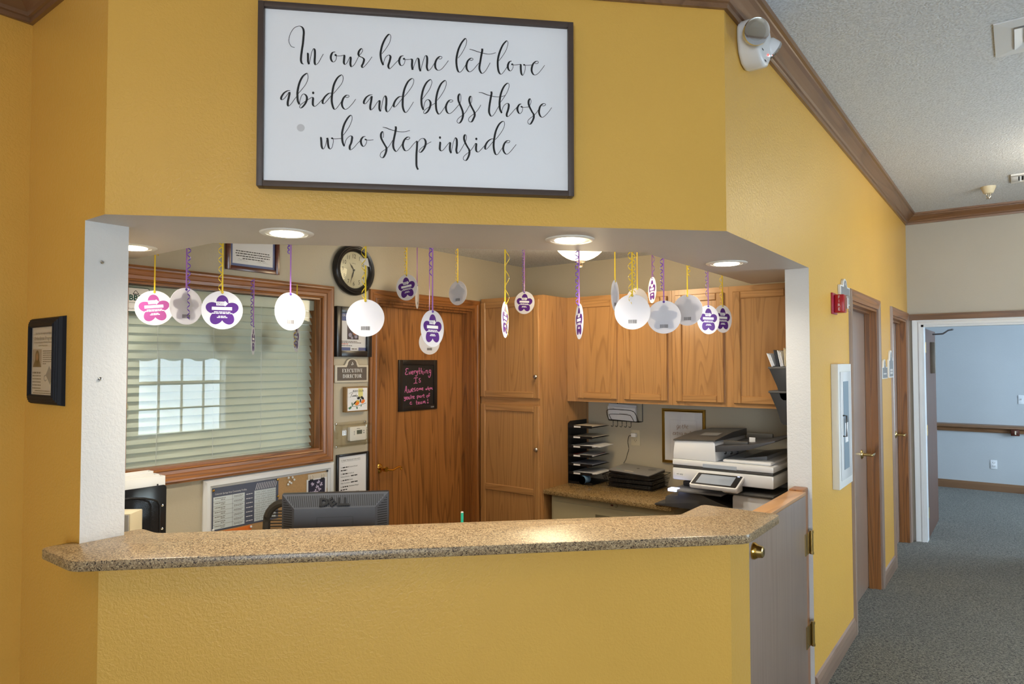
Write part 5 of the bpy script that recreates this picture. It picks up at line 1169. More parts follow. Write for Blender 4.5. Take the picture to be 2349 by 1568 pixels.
lb = B('model_label', (-0.275, -0.215, -0.0012, 0.0, 0.991, 1.008), M['white'], mid, 0.0); obj('model_text', text_mb('MP 4055', 0.012, -0.245, 1.000, -0.0016, sx=0.95), M['ink'], lb)
B('scanner_gap', (-w+0.004, w-0.004, 0.004, 0.60, 1.038, 1.052), M['dgrey'], bev=0.003)
sc = B('scanner_lid', (-w, w, 0.0, 0.60, 1.053, 1.088), M['white_gloss'], bev=0.008)
B('lid_handle', (-0.105, 0.092, -0.0008, 0.01, 1.0531, 1.074), plain('handle_blue_grey', (168, 178, 192), 0.35), sc, 0.0)
B('lid_deck', (0.0, w-0.02, 0.03, 0.58, 1.0881, 1.108), M['white_gloss'], sc, 0.010)
obj('eject_ramp', MB().prism([(-0.03,1.0885),(0.22,1.130),(0.225,1.128),(0.225,1.1085),(-0.02,1.0882)], 0.12, 0.56, 'y'), M['mgrey'], sc)
adf = obj('feeder_body', MB().prism([(-w+0.004,1.0882),(-w+0.004,1.125),(-w+0.012,1.192),(-w+0.03,1.200),(-0.045,1.206),(-0.035,1.195),(-0.030,1.0882)], 0.006, 0.56, 'y'), M['white_gloss'], t, bevel=0.006)
obj('feeder_cover', MB().add([(-w+0.008,0.0,1.196),(-0.03,0.0,1.206),(-0.03,0.0,1.214),(-w+0.008,0.0,1.204),(-w+0.02,0.30,1.228),(-0.03,0.30,1.238),(-0.03,0.56,1.240),(-w+0.03,0.56,1.230),(-0.03,0.56,1.2),(-w+0.008,0.56,1.2)],
    [(0,1,2,3),(3,2,5,4),(4,5,6,7),(0,3,4,7,9),(1,8,6,5,2),(8,9,7,6)]), M['dgrey'], adf)
obj('instruction_label', MB().quad((-0.18,0.14,1.2215),(-0.07,0.14,1.2258),(-0.07,0.24,1.2345),(-0.18,0.24,1.2303)), M['mgrey'], adf)
it = obj('input_tray', MB().prism([(-0.035,1.145),(-0.035,1.180),(0.05,1.188),(0.16,1.200),(0.30,1.232),(0.30,1.224),(0.17,1.176),(0.16,1.172),(0.06,1.156)], 0.01, 0.54, 'y'), M['charcoal'], t, bevel=0.002)
B('paper_guide', (0.0, 0.14, 0.05, 0.07, 1.186, 1.212), M['dgrey'], it, 0.004); B('paper_guide', (0.0, 0.16, 0.46, 0.48, 1.186, 1.222), M['dgrey'], it, 0.004); obj('red_note', MB().box(0.10, 0.135, 0.20, 0.204, 1.195, 1.222), M['paper'], it)
for k in range(3): obj('roller_finger', MB().tube(crom([(0.0+0.028*k,0.08+0.02*k,1.150),(0.006+0.028*k,0.08+0.02*k,1.136),(-0.004+0.028*k,0.08+0.02*k,1.130)],4), 0.004, 6), M['black'], it)
# tilted touch panel
tp = obj('touch_panel', MB().prism(rrect(0.272, 0.150, 0.014), -0.010, 0.012), M['white_gloss'], t, bevel=0.003)
bz = obj('bezel', MB().prism(rrect(0.254, 0.130, 0.006), 0.0121, 0.0128), M['black'], tp); obj('display', MB().box(-0.104, 0.094, -0.050, 0.050, 0.0129, 0.0134), M['screen'], tp); obj('power_light', MB().box(0.100, 0.112, 0.056, 0.060, 0.0129, 0.0135), M['led_blue'], tp)
tp.location = (0.005, -0.075, 0.990); tp.rotation_euler = (R(20), 0, 0)
B('panel_arm', (0.03, 0.12, -0.07, 0.02, 0.935, 0.975), M['white'], t, 0.008)

# ------------------------------------------------------------------ file pockets on the inner face of the corridor wall
def pocket(z, label):
    t = thing('wall_pocket', label, 'file pocket', (-0.961, 3.66, z), 0, 'file pockets by the printer')
    prof = [(0,0),(-0.030,0.0),(-0.042,0.012),(-0.060,0.075),(-0.098,0.165),(-0.103,0.172),(-0.103,0.176),(0,0.176)]
    obj('shell', MB().prism([(p[0]-0.0005, p[1]) for p in prof], 0, 0.32, 'y'), plain('pocket_plastic', (42, 44, 48), 0.4), t, bevel=0.003)
    obj('rim', MB().box(-0.104, -0.0005, -0.002, 0.322, 0.164, 0.174), M['dgrey'], t, bevel=0.002)
pocket(1.462, 'upper black wall file pocket holding papers beside the right jamb'); pocket(1.336, 'lower black wall file pocket beside the right jamb')
for k, (dx, lean, h, m, lab) in enumerate(((-0.085,-20,0.075,'paper','white leaflets leaning out of the upper wall pocket'), (-0.062,-9,0.088,'charcoal','dark folders standing in the upper wall pocket'), (-0.040,-11,0.086,'paper','white papers standing behind the dark folders in the wall pocket'), (-0.018,-3,0.096,'cream','manila folder nearest the wall in the upper wall pocket'))):
    t = thing('leaflet', lab, 'papers', (-0.961+dx, 3.68, 1.640), 0, 'papers in the wall pocket'); t.rotation_euler = (0, R(lean), 0)
    for j in range(3): obj('sheet', MB().box(-0.006+0.005*j, -0.003+0.005*j, 0.004*j, 0.24, 0, h-0.006*j), M[m], t)

# ------------------------------------------------------------------ desk behind the counter
t = thing('work_desk', 'light laminate work desk behind the half wall, mostly hidden by the counter', 'desk', (0,0,0))
obj('desk_top', MB().prism([(-3.215,1.075),(-2.37,1.075),(-0.965,2.482),(-0.965,2.62),(-1.50,2.98),(-2.78,1.70),(-3.215,1.70)], 0.715, 0.74), M['cream'], t, bevel=0.003)
for x, y in ((-3.15,1.64),(-2.80,1.62),(-1.55,2.86),(-1.05,2.55),(-2.36,1.16)): obj('leg', MB().box(x-0.02, x+0.02, y-0.02, y+0.02, 0, 0.715), M['mgrey'], t)

# monitor seen from behind
mt = thing('monitor', 'dark grey computer monitor seen from behind with raised logo', 'monitor', (-2.118, 1.683, 0.7405), 45)
HM = 0.420
ou = [(-0.2,HM-0.33),(0.2,HM-0.33),(0.2,HM),(-0.2,HM)]; inn = [(-0.150,HM-0.285),(0.150,HM-0.285),(0.150,HM-0.052),(-0.150,HM-0.052)]
mb = MB(); mb.add([(p[0],0.0,p[1]) for p in ou]+[(p[0],-0.030,p[1]) for p in inn], [(0,1,5,4),(1,2,6,5),(2,3,7,6),(3,0,4,7),(4,5,6,7)])
sh = obj('back_shell', mb, M['charcoal'], mt, weld=True)
obj('bezel', MB().box(-0.201, 0.201, 0.0005, 0.030, HM-0.331, HM+0.001), M['black'], mt, bevel=0.004)
obj('screen', MB().box(-0.188, 0.188, 0.0301, 0.0306, HM-0.315, HM-0.012), M['vent'], mt)
def topslope(x, d): return (x, -0.030*d/0.052 - 0.0006, HM-d)
mb = MB()
for i in range(52):
    x = -0.178+0.356*i/51; d1_ = 0.046; lim = (0.2-abs(x))*0.052/0.05 - 0.006; e = min(d1_, lim)
    if e > 0.010: mb.quad(topslope(x-0.0014,e), topslope(x+0.0014,e), topslope(x+0.0014,0.007), topslope(x-0.0014,0.007))
obj('top_slots', mb, M['vent'], sh)
mb = MB()
for s_ in (-1, 1):
    for i in range(22):
        d = 0.020+0.0088*i; m_ = min(0.044, (d-0.006)*0.05/0.052)
        if m_ < 0.008: continue
        def sl(u, d_): return (s_*(0.2-u), -0.030*u/0.05-0.0006, HM-d_)
        q = [sl(0.006,d), sl(m_-0.003,d), sl(m_-0.003,d+0.003), sl(0.006,d+0.003)]
        mb.quad(*(q if s_ > 0 else q[::-1]))
obj('side_slots', mb, M['vent'], sh)
mb = MB(); 
for ch, x, rot in (('D',-0.042,0),('E',-0.013,38),('L',0.018,0),('L',0.041,0)):
    m2 = text_mb(ch, 0.040, 0, 0, 0, sx=1.15, bold=0.0022, extrude=0.002, rot=rot); mb.add([(v[0]+x, v[1], v[2]) for v in m2.v], m2.f)
lg = obj('logo', mb, M['black'], sh); lg.location = (0, -0.0205, HM-0.031); lg.rotation_euler = (R(-30), 0, 0)
mb = MB()
for a, b, c, d in ((-0.067,0.067,HM-0.0860,HM-0.0852),(-0.067,-0.0662,HM-0.15,HM-0.0852),(0.0662,0.067,HM-0.15,HM-0.0852)): rect(mb, a, b, c, d, -0.0303)
obj('panel_line', mb, M['vent'], sh)
obj('stand_neck', MB().box(-0.04, 0.04, -0.055, -0.028, 0.02, 0.26), M['charcoal'], mt, bevel=0.004); obj('stand_foot', MB().prism(rrect(0.24, 0.18, 0.03), 0.0, 0.02), M['charcoal'], mt, bevel=0.004)

# office chair
ch = thing('office_chair', 'dark mesh-back office chair behind the monitor', 'chair', (-2.64, 1.83, 0.0), 32)
mb = MB()
for k in range(5): a = R(72*k+10); mb.tube([(0.03*math.cos(a),0.03*math.sin(a),0.10),(0.16*math.cos(a),0.16*math.sin(a),0.085),(0.30*math.cos(a),0.30*math.sin(a),0.065)], [0.022,0.018,0.013], 8)
obj('star_base', mb, M['black'], ch, smooth=True)
for k in range(5): a = R(72*k+10); obj('caster', MB().cyl((0.30*math.cos(a)-0.012,0.30*math.sin(a),0.03), 0.028, 0.024, 'x', 16), M['black'], ch, smooth=True)
obj('gas_column', MB().cyl((0,0,0.09), 0.025, 0.34, 'z', 16), M['blackmetal'], ch, smooth=True)
obj('seat', MB().prism(rrect(0.48, 0.46, 0.10), 0.43, 0.50), M['chairfab'], ch, bevel=0.02)
bk = obj('back_frame', MB().tube([(p[0],0.235+0.06*(p[1]+0.2),0.76+p[1]) for p in rrect(0.43, 0.44, 0.09, 6)], 0.019, 8, closed=True), M['chairfab'], ch, smooth=True)
for i in range(26):
    z = 0.575+0.0145*i; A = []
    for k in range(9): x = -0.205+0.41*k/8; A.append((x, 0.235+0.06*(z-0.56)+0.02*(1-(x/0.205)**2), z))
    obj('mesh_strand', MB().tube(A, 0.0033, 5), M['chairfab'], bk)
obj('back_support', MB().tube([(0,0.10,0.44),(0,0.26,0.46),(0,0.275,0.60)], 0.02, 8), M['black'], ch, smooth=True)

# items at the left end of the desk
t = thing('binder_rack', 'glossy black upright panel rack holding white binders beside the left jamb', 'rack', (0,0,0.7405))
obj('front_panel', MB().prism([(p[0]+1.34, p[1]+0.197) for p in rrect(0.24, 0.392, 0.014)], -2.992, -2.988, 'x'), plain('glossy_black', (26,26,28), 0.12), t, bevel=0.001)
obj('rack_base', MB().box(-3.20, -2.992, 1.22, 1.46, 0.0, 0.006), M['black'], t); obj('rear_panel', MB().box(-3.205, -3.20, 1.22, 1.46, 0.0, 0.30), M['black'], t)
for y, z in ((1.452,0.345),(1.452,0.245)): obj('bolt', MB().lathe([(0.006,0),(0.005,0.003),(0,0.004)], (-2.988,y-0.01,z-0.04), 'x', 12), M['chrome'], t, smooth=True)
for k, (x, h, lab) in enumerate(((-3.030,0.422,'white binder at the front of the black rack'), (-3.085,0.424,'white binder in the middle of the black rack'), (-3.140,0.432,'white binder at the back of the black rack by the window'))):
    b = thing('ring_binder', lab, 'binder', (x, 1.345, 0.7468), 0, 'white binders in the black rack')
    for sx in (-0.022, 0.018): obj('cover', MB().box(sx, sx+0.004, -0.115, 0.115, 0, h), M['white'], b, bevel=0.001)
    obj('spine', MB().box(-0.022, 0.022, 0.1151, 0.119, 0, h), M['white'], b, bevel=0.001); obj('pages', MB().box(-0.015, 0.015, -0.105, 0.10, 0.012, h-0.012), M['paper_cream'], b)
    if k == 0: obj('rivet', MB().lathe([(0.004,0),(0.003,0.002),(0,0.0025)], (0.022,0.086,h-0.035), 'x', 10), M['black'], b)
t = thing('mesh_organizer', 'arched black wire mesh organizer in front of the binder rack', 'organizer', (0,0,0.7405))
yo = [(1.415,0.0),(1.415,0.315),(1.405,0.333),(1.39,0.341),(1.35,0.354),(1.30,0.362),(1.25,0.363),(1.20,0.352),(1.19,0.34),(1.19,0)]
obj('rim', MB().tube([(-2.955,p[0],p[1]) for p in yo], 0.004, 8), M['mesh'], t, smooth=True)
mb = MB()
def ztop(y):
    for (a, za), (b, zb) in zip(yo[1:], yo[2:]):
        if b <= y <= a and a > b: return za+(zb-za)*(a-y)/(a-b)
    return 0.3
for i in range(75): y = 1.192+0.003*i; mb.tube([(-2.955,y,0.0),(-2.955,y,ztop(y))], 0.0007, 4)
for i in range(118):
    z = 0.003*i; y1 = 1.415 if z < 0.315 else 1.415-(z-0.315)*1.6
    if y1 > 1.2: mb.tube([(-2.955,1.19,z),(-2.955,y1,z)], 0.0007, 4)
o = obj('wire_mesh', mb, M['mesh'], t); o['kind'] = 'stuff'
obj('base', MB().box(-2.96, -2.945, 1.19, 1.415, 0.0, 0.004), M['mesh'], t)
t = thing('acrylic_box', 'cream topped clear box with striped papers next to the left jamb', 'box', (-2.835, 1.172, 0.7405), 38)
obj('body', MB().box(-0.10, 0.075, 0.0, 0.09, 0.0, 0.336), M['cream'], t, bevel=0.003); obj('front', MB().box(-0.098, 0.070, -0.006, -0.001, 0.005, 0.332), plain('silver_face', (176, 178, 188), 0.25, 0.4), t, bevel=0.001)
for k in range(9): obj('stripe', MB().box(-0.06, 0.022, -0.0075, -0.0062, 0.20+0.0125*k, 0.206+0.0125*k), M['vent'], t)
obj('clear_cover', MB().box(-0.10, 0.073, -0.012, -0.0105, 0.0, 0.334), M['clear'], t)
# pen cup with a teal pen
t = thing('pen_cup', 'round pen cup on the desk hidden behind the counter', 'cup', (-2.045, 2.335, 0.7405))
obj('cup', MB().lathe([(0.0,0.0),(0.034,0.0),(0.036,0.10),(0.034,0.10),(0.032,0.004),(0.0,0.004)], n=24), M['black'], t, smooth=True)
t = thing('teal_pen', 'teal pen sticking up just above the counter edge', 'pen', (-2.060, 2.353, 0.750))
obj('barrel', MB().cyl((0,0,0), 0.0065, 0.224, 'z', 14), M['teal'], t, smooth=True); obj('end_cap', MB().cyl((0,0,0.2245), 0.0058, 0.004, 'z', 14), M['white'], t, smooth=True)
# ------------------------------------------------------------------ corridor wall fittings (local x = +Y, y = into wall)
def on_cor(name, label, cat, y, z, group=None): return thing(name, label, cat, (XR, y, z), 90, group)
# fire extinguisher cabinet
t = on_cor('extinguisher_cabinet', 'white wall cabinet with a narrow window before the first corridor door', 'cabinet', 4.245, 0.957)
obj('box', MB().box(-0.175, 0.180, -0.038, -0.0005, 0, 0.694), M['white'], t, bevel=0.002)
dr = obj('door', MB().box(-0.135, 0.140, -0.044, -0.0385, 0.044, 0.650), M['white_gloss'], t, bevel=0.002)
obj('window_pane', MB().box(-0.080, 0.058, -0.0455, -0.0445, 0.10, 0.595), plain('cabinet_window', (120, 136, 148), 0.08), dr)
obj('window_label', MB().box(-0.05, 0.03, -0.0462, -0.0456, 0.25, 0.36), M['paper'], dr)
obj('pull_handle', MB().tube([(-0.095,-0.044,0.405),(-0.095,-0.062,0.405),(-0.095,-0.062,0.290),(-0.095,-0.044,0.290)], 0.005, 8), M['dgrey'], dr)
# fire strobe
t = on_cor('fire_strobe', 'red FIRE alarm strobe beside the sign above the white cabinet', 'alarm', 4.165, 1.993)
obj('back_plate', MB().box(-0.060, 0.060, -0.010, -0.0005, -0.060, 0.060), M['pinkred'], t, bevel=0.002)
b = obj('housing', MB().box(-0.030, 0.045, -0.062, -0.010, -0.052, 0.050), M['red'], t, bevel=0.005)
obj('lens', MB().box(-0.020, 0.040, -0.082, -0.0625, -0.045, 0.045), M['clear'], b, bevel=0.004); obj('flash_tube', MB().cyl((0.01,-0.072,-0.03), 0.006, 0.06, 'z', 12), M['white_gloss'], b)
mb = MB()
for k, c in enumerate('FIRE'): text_mb(c, 0.024, 0, 0.034-0.0225*k, 0, mb=mb)
o = obj('fire_lettering', mb, M['paper'], b); o.location = (-0.0306, -0.036, 0); o.rotation_euler = (0, 0, R(-90))
def corridor_sign(y, z, w, h, aw, ah, label, txt, lines):
    t = on_cor('corridor_sign', label, 'sign', y, z, 'corridor door signs')
    obj('rim', MB().prism(sign_outline(w, h, aw, ah), -0.016, -0.0005, 'y'), M['white'], t, bevel=0.002)
    f = obj('face', MB().prism(sign_outline(w*0.9, h*0.86, aw*0.72, ah*0.95), -0.0168, -0.0161, 'y'), M['signgrey2'], t)
    mb = MB()
    if txt: text_mb(txt, h*0.22, 0, -h*0.1, -0.0172, mb=mb)
    for k in range(lines): words(mb, -w*0.28, w*0.28, -h*0.08-k*h*0.16, h*0.12, -0.0172)
    disc(mb, 0, h/2+ah*0.3, w*0.02, -0.0172, 10, w*0.035); obj('lettering', mb, M['white'], f)
corridor_sign(4.42, 2.06, 0.27, 0.11, 0.10, 0.045, 'grey arched door sign behind the red fire strobe', 'ATTIC ACCESS', 0)
corridor_sign(5.845, 1.580, 0.25, 0.09, 0.09, 0.06, 'small grey arched sign between the two corridor doors, nearer one', None, 1)
corridor_sign(6.165, 1.610, 0.22, 0.145, 0.12, 0.075, 'taller grey arched sign right beside the second corridor door', None, 2)

# emergency light
t = on_cor('emergency_light', 'white twin-head emergency light below the crown moulding', 'emergency light', 2.635, 2.885)
body = [(-0.088,0.060),(-0.070,0.085),(0.070,0.085),(0.088,0.060),(0.088,0.01),(0.074,-0.040),(0.042,-0.074),(0.0,-0.085),(-0.042,-0.074),(-0.074,-0.040),(-0.088,0.01)]
bo = obj('housing', MB().prism(body, -0.085, -0.0005, 'y'), M['white_gloss'], t, bevel=0.018, seg=4)
obj('status_light', MB().lathe([(0.0045,-0.085),(0.003,-0.0885),(0,-0.089)], (0.030,0,-0.032), 'y', 12), M['led_red'], bo)
for x, z in ((-0.036,-0.034),(-0.004,-0.066)): obj('test_slot', MB().box(x-0.009, x+0.009, -0.0862, -0.0852, z-0.002, z+0.002), M['vent'], bo)
def lamp_head(loc, dirv):
    q = Vector(dirv).to_track_quat('Z', 'Y').to_matrix().to_4x4(); q.translation = Vector(loc)
    h = obj('lamp_head', MB().lathe([(0.0,-0.045),(0.026,-0.042),(0.042,-0.024),(0.048,0.0),(0.048,0.006)], n=32).xf(q), M['white_gloss'], t, smooth=True)
    obj('chrome_rim', MB().lathe([(0.048,0.004),(0.050,0.008),(0.048,0.014),(0.043,0.013)], n=32).xf(q), M['chrome'], h, smooth=True)
    rf = MB(); n = 20
    rf.lathe([(0.043,0.010),(0.030,-0.010),(0.012,-0.024),(0.0,-0.026)], n=n).xf(q)
    rf.m = [(1 if (k*7) % 5 < 2 else 0) for k in range(len(rf.m))]; obj('reflector', rf, [M['chrome'], M['dgrey']], h)  # dark grey facets among the chrome paint in reflection contrast
    obj('lens', MB().lathe([(0.044,0.0112),(0.025,0.0145),(0.0,0.0155)], n=28).xf(q), M['clear'], h, smooth=True)
    obj('small_bulb', MB().cyl((0,0,-0.024), 0.006, 0.026, 'z', 10).xf(q), M['white'], h)
lamp_head((-0.120, -0.085, 0.000), (-0.74, -0.62, -0.26)); lamp_head((0.105, -0.070, 0.018), (0.72, -0.45, -0.53))

# ------------------------------------------------------------------ ceiling fittings of the corridor
t = thing('ceiling_diffuser', 'large square white air diffuser in the popcorn ceiling', 'vent', (0.125, 3.565, ZC))
mb = MB()
for k, (r0, r1, z0, z1) in enumerate(((0.185,0.120,-0.006,-0.010),)): 
    for a, b in ((1,0),(-1,0),(0,1),(0,-1)):
        px, py = -b, a
        mb.quad((a*r0+px*r0,b*r0+py*r0,z0),(a*r0-px*r0,b*r0-py*r0,z0),(a*r1-px*r1,b*r1-py*r1,z1),(a*r1+px*r1,b*r1+py*r1,z1))
obj('frame', mb.box(-0.187,0.187,-0.187,0.187,-0.006,-0.0005), M['whitetrim'], t)
for r0, r1 in ((0.118,0.088),(0.078,0.048),(0.038,0.0)):
    mb = MB()
    for a, b in ((1,0),(-1,0),(0,1),(0,-1)):
        px, py = -b, a
        mb.quad((a*r0+px*r0,b*r0+py*r0,-0.016),(a*r0-px*r0,b*r0-py*r0,-0.016),(a*r1-px*r1,b*r1-py*r1,-0.0065),(a*r1+px*r1,b*r1+py*r1,-0.0065))
    obj('louvre', mb, M['whitetrim'], t)
t = thing('ceiling_register', 'small white louvred register in the ceiling near the sprinkler', 'vent', (0.125, 6.33, ZC))
obj('frame', MB().box(-0.155, 0.155, -0.14, -0.09, -0.012, -0.0005).box(-0.155, 0.155, 0.09, 0.14, -0.012, -0.0005).box(-0.155, -0.11, -0.09, 0.09, -0.012, -0.0005).box(0.11, 0.155, -0.09, 0.09, -0.012, -0.0005), M['whitetrim'], t, bevel=0.002)
obj('dark_throat', MB().box(-0.11, 0.11, -0.09, 0.09, -0.002, -0.0006), M['vent'], t)
for k in range(9): x = -0.098+0.0245*k; obj('louvre', MB().quad((x-0.004,-0.09,-0.011),(x+0.008,-0.09,-0.003),(x+0.008,0.09,-0.003),(x-0.004,0.09,-0.011)), M['whitetrim'], t)
t = thing('sprinkler_head', 'white sprinkler head hanging from the corridor ceiling', 'sprinkler', (-0.176, 6.517, ZC))
obj('escutcheon', MB().lathe([(0.052,-0.0005),(0.050,-0.010),(0.034,-0.050),(0.026,-0.056),(0.0,-0.056)], n=28), M['cream'], t, smooth=True)
obj('frame_arms', MB().tube([(-0.012,0,-0.056),(-0.014,0,-0.075),(-0.004,0,-0.092)], 0.003, 6).tube([(0.012,0,-0.056),(0.014,0,-0.075),(0.004,0,-0.092)], 0.003, 6), M['nickel'], t); obj('deflector', MB().cyl((0,0,-0.097), 0.018, 0.003, 'z', 18), M['nickel'], t); obj('glass_bulb', MB().cyl((0,0,-0.09), 0.003, 0.034, 'z', 8), M['nickel'], t)

# ------------------------------------------------------------------ back room: handrail, socket, switch
t = thing('hand_rail', 'brown wooden hand rail along the back room wall', 'rail', (0, 10.72, 0.0))
obj('rail', MB().prism([(-0.0005,0.752),(-0.026,0.752),(-0.030,0.772),(-0.020,0.790),(-0.034,0.800),(-0.060,0.812),(-0.060,0.845),(-0.0005,0.856)], -2.19, 2.49, 'x'), M['crown_x'], t)
br = obj('bracket', MB().box(-0.115, -0.025, -0.070, -0.0005, 0.728, 0.806), M['mahogany'], t, bevel=0.004); obj('bracket_plate', MB().box(-0.075, -0.060, -0.073, -0.0702, 0.745, 0.79), M['nickel'], br)
t = thing('room_outlet', 'white socket low on the back room wall', 'outlet', (-0.300, 10.72, 0.342)); obj('cover_plate', MB().prism(rrect(0.072, 0.114, 0.004), -0.006, -0.0005, 'y'), M['white_gloss'], t, bevel=0.001)
for z in (0.021,-0.021): obj('socket', MB().box(-0.013, -0.009, -0.0068, -0.0061, z-0.005, z+0.008).box(0.009, 0.013, -0.0068, -0.0061, z-0.005, z+0.008).box(-0.003, 0.003, -0.0068, -0.0061, z-0.012, z-0.007), M['dgrey'], t)
t = thing('room_switch', 'white switch plate above the hand rail at the picture edge', 'switch', (0.005, 10.72, 1.186)); obj('cover_plate', MB().prism(rrect(0.075, 0.114, 0.004), -0.006, -0.0005, 'y'), M['white_gloss'], t, bevel=0.001); obj('toggle', MB().box(-0.005, 0.005, -0.016, -0.0061, -0.006, 0.010), M['white'], t)
# ------------------------------------------------------------------ round paper tags on curling ribbons
TD = 0.0765            # tag radius
def tag_meshes():
    P = {}
    def me(mb, mat):
        o = obj('tmp', mb, mat); m = o.data; bpy.data.objects.remove(o); return m
    n = 48; mb = MB().cyl((0,-0.0006,0), TD, 0.0012, 'y', n); P['disc'] = me(mb, M['disc'])
    def petals(y):
        mb = MB()
        for k in range(5):
            a = R(90+72*k); d = 0.034; cx, cz = d*math.cos(a), d*math.sin(a)-0.003; ell(mb, cx, cz, 0.0285, 0.0225, 90+72*k, y-0.00004*k, 24)
        disc(mb, 0, -0.003, 0.024, y-0.0003, 20); return mb
    P['flower_purple'] = me(petals(-0.0008), M['purple']); P['flower_pink'] = me(petals(-0.0008), M['pink'])
    y = -0.0013
    mb = MB(); rect(mb, -0.038, 0.036, 0.000, 0.0125, y); P['name_panel'] = me(mb, M['paper'])
    mb = MB(); mb.add([(-0.022,y,0.018),(0.008,y,0.018),(0.010,y,0.015),(0.021,y,0.026),(0.010,y,0.037),(0.008,y,0.034),(-0.022,y,0.034)], [tuple(range(7))]); P['logo_arrow'] = me(mb, M['paper'])
    mb = text_mb('WALK TO', 0.0062, -0.006, 0.0312, y-0.0003); text_mb('END', 0.0115, -0.006, 0.0240, y-0.0003, mb=mb, sx=1.1); P['logo_text'] = me(mb, M['purple'])
    mb = MB(); rnd = random.Random(2)
    for z, a, h in ((-0.0075,0.030,0.0036),(-0.0130,0.038,0.0036),(-0.0245,0.014,0.0034),(-0.0295,0.019,0.0034)): words(mb, -a, a, z, h, y, rnd)
    P['small_print'] = me(mb, M['paper'])
    mb = MB(); x = -0.018; rnd = random.Random(5)
    while x < 0.018: w = rnd.choice((0.0004,0.0007,0.0011)); rect(mb, x, x+w, -0.050, -0.034, 0.0010); x += w+rnd.choice((0.0004,0.0007))
    mb.f = [f[::-1] for f in mb.f]; P['barcode'] = me(mb, M['inkgrey'])
    return P
TM = tag_meshes()
def hang_tag(px, label, ratio, face, turn, hang, ribbon, curls, flower='purple', tilt=0.0, extra=None):
    """px = disc centre (world); ratio = apparent width/height; hang = world point the ribbon hangs from"""
    c = Vector(px); view = math.degrees(math.atan2(c.y, c.x))            # direction from the viewer to the tag
    ang = math.degrees(math.acos(min(1, ratio))) * turn
    rot = view - 90 + ang + (180 if face == 'back' else 0)
    t = thing('hanging_tag', label, 'tag', c, rot, 'round tags hanging over the counter', ry=tilt)
    def add(nm, key):
        o = bpy.data.objects.new(nm, TM[key]); COL.objects.link(o); o.parent = t; return o
    d = add('disc', 'disc'); f = add('flower_print', 'flower_'+flower)
    for nm in ('name_panel', 'logo_arrow', 'small_print'): q = add(nm, nm); q.parent = f
    lt = add('logo_text', 'logo_text'); lt.parent = f
    b = add('barcode', 'barcode'); b.parent = d
    inv = (Matrix.Translation(c) @ Matrix.Rotation(R(rot), 4, 'Z') @ Matrix.Rotation(R(tilt), 4, 'Y')).inverted()
    knot = c + Vector((0, 0, TD-0.006)); top = Vector(hang); vd = Vector((c.x, c.y, 0)).normalized(); right = Vector((vd.y, -vd.x, 0))
    m = M['rib_y'] if ribbon == 'y' else M['rib_p']; ms = M['rib_y'] if ribbon == 'y' else M['rib_m']
    w = 0.0030
    mb = MB(); A, B = [], []
    for k in range(13):
        s = k/12; p = knot.lerp(top, s) - vd*0.002; aa = 0.5*math.sin(s*4); r_ = (right*math.cos(aa)+vd*math.sin(aa))*w; A.append(p-r_); B.append(p+r_)
    mb.strip(A, B); obj('ribbon', mb.xf(inv), ms, t)
    for side, s0, s1, rad, turns in curls:           # curled ends: from s0 to s1 along the ribbon (may run below the knot)
        mb = MB(); A, B = [], []; n = int(abs(turns)*14)
        for k in range(n+1):
            u = k/n; s = s0+(s1-s0)*u; p = knot + (top-knot)*s if s > 0 else knot + Vector((0,0,1))*s*(top-knot).length
            th = 2*math.pi*turns*u; rr = 1.25*rad*(0.6+0.4*u) if u < 0.9 else rad*1.1
            p = p + right*(side*0.009 + rr*math.cos(th)) + vd*(rr*math.sin(th)-0.006)
            A.append(p+Vector((0,0,w*0.9))); B.append(p-Vector((0,0,w*0.9)))
        mb.strip(A, B); obj('curl', mb.xf(inv), m, t)
    obj('knot', MB().lathe([(0,-0.006),(0.005,-0.003),(0.0055,0.002),(0,0.006)], tuple(knot), 'z', 10).xf(inv), m, t, smooth=True)
    if extra:
        mb = MB(); A = knot.lerp(top, extra); q = [(-0.024,0.016),(0.008,0.018),(0.015,-0.018),(-0.004,-0.010),(-0.016,0.002)]
        mb.add([tuple(A+right*a+Vector((0,0,b))-vd*0.004) for a, b in q], [tuple(range(5))]); obj('paper_scrap', mb.xf(inv), M['paper_cream'], t)
    return t
hang_tag((-3.049,1.425,1.905), 'pink flower tag on a yellow ribbon, leftmost of the hanging tags', 1.00, 'front', 1, (-3.049,1.425,2.200), 'y', [(1, 0.72, 0.95, 0.007, 2)], 'pink', -6)
hang_tag((-2.773,1.425,1.898), 'pale blank side tag with long purple curl between pink and purple flower tags', 0.81, 'back', 1, (-2.773,1.425,2.200), 'p', [(1, -0.55, 0.98, 0.006, 11)], 'purple', 0)
hang_tag((-2.534,1.448,1.872), 'large purple flower tag on yellow ribbon below the certificate', 1.00, 'front', 1, (-2.534,1.448,2.200), 'y', [(-1, 0.0, 1.0, 0.007, 7)], 'purple', 0)
hang_tag((-2.349,1.633,1.869), 'white blank side tag on purple ribbon before the right part of the window', 0.77, 'back', 1, (-2.349,1.633,2.200), 'p', [(-1, 0.62, 1.0, 0.005, 6)], 'purple', 0)
hang_tag((-2.139,1.843,1.845), 'bright white barcode tag on yellow ribbon in front of the clock', 1.00, 'back', 1, (-2.139,1.843,2.200), 'y', [(-1, 0.0, 1.0, 0.008, 5)], 'purple', 0, extra=0.55)
hang_tag((-2.859,2.774,2.102), 'small purple flower tag on yellow ribbon above the office door', 0.80, 'front', -1, (-2.859,2.774,2.434), 'y', [(-1, 0.0, 0.98, 0.007, 7)], 'purple', -8)
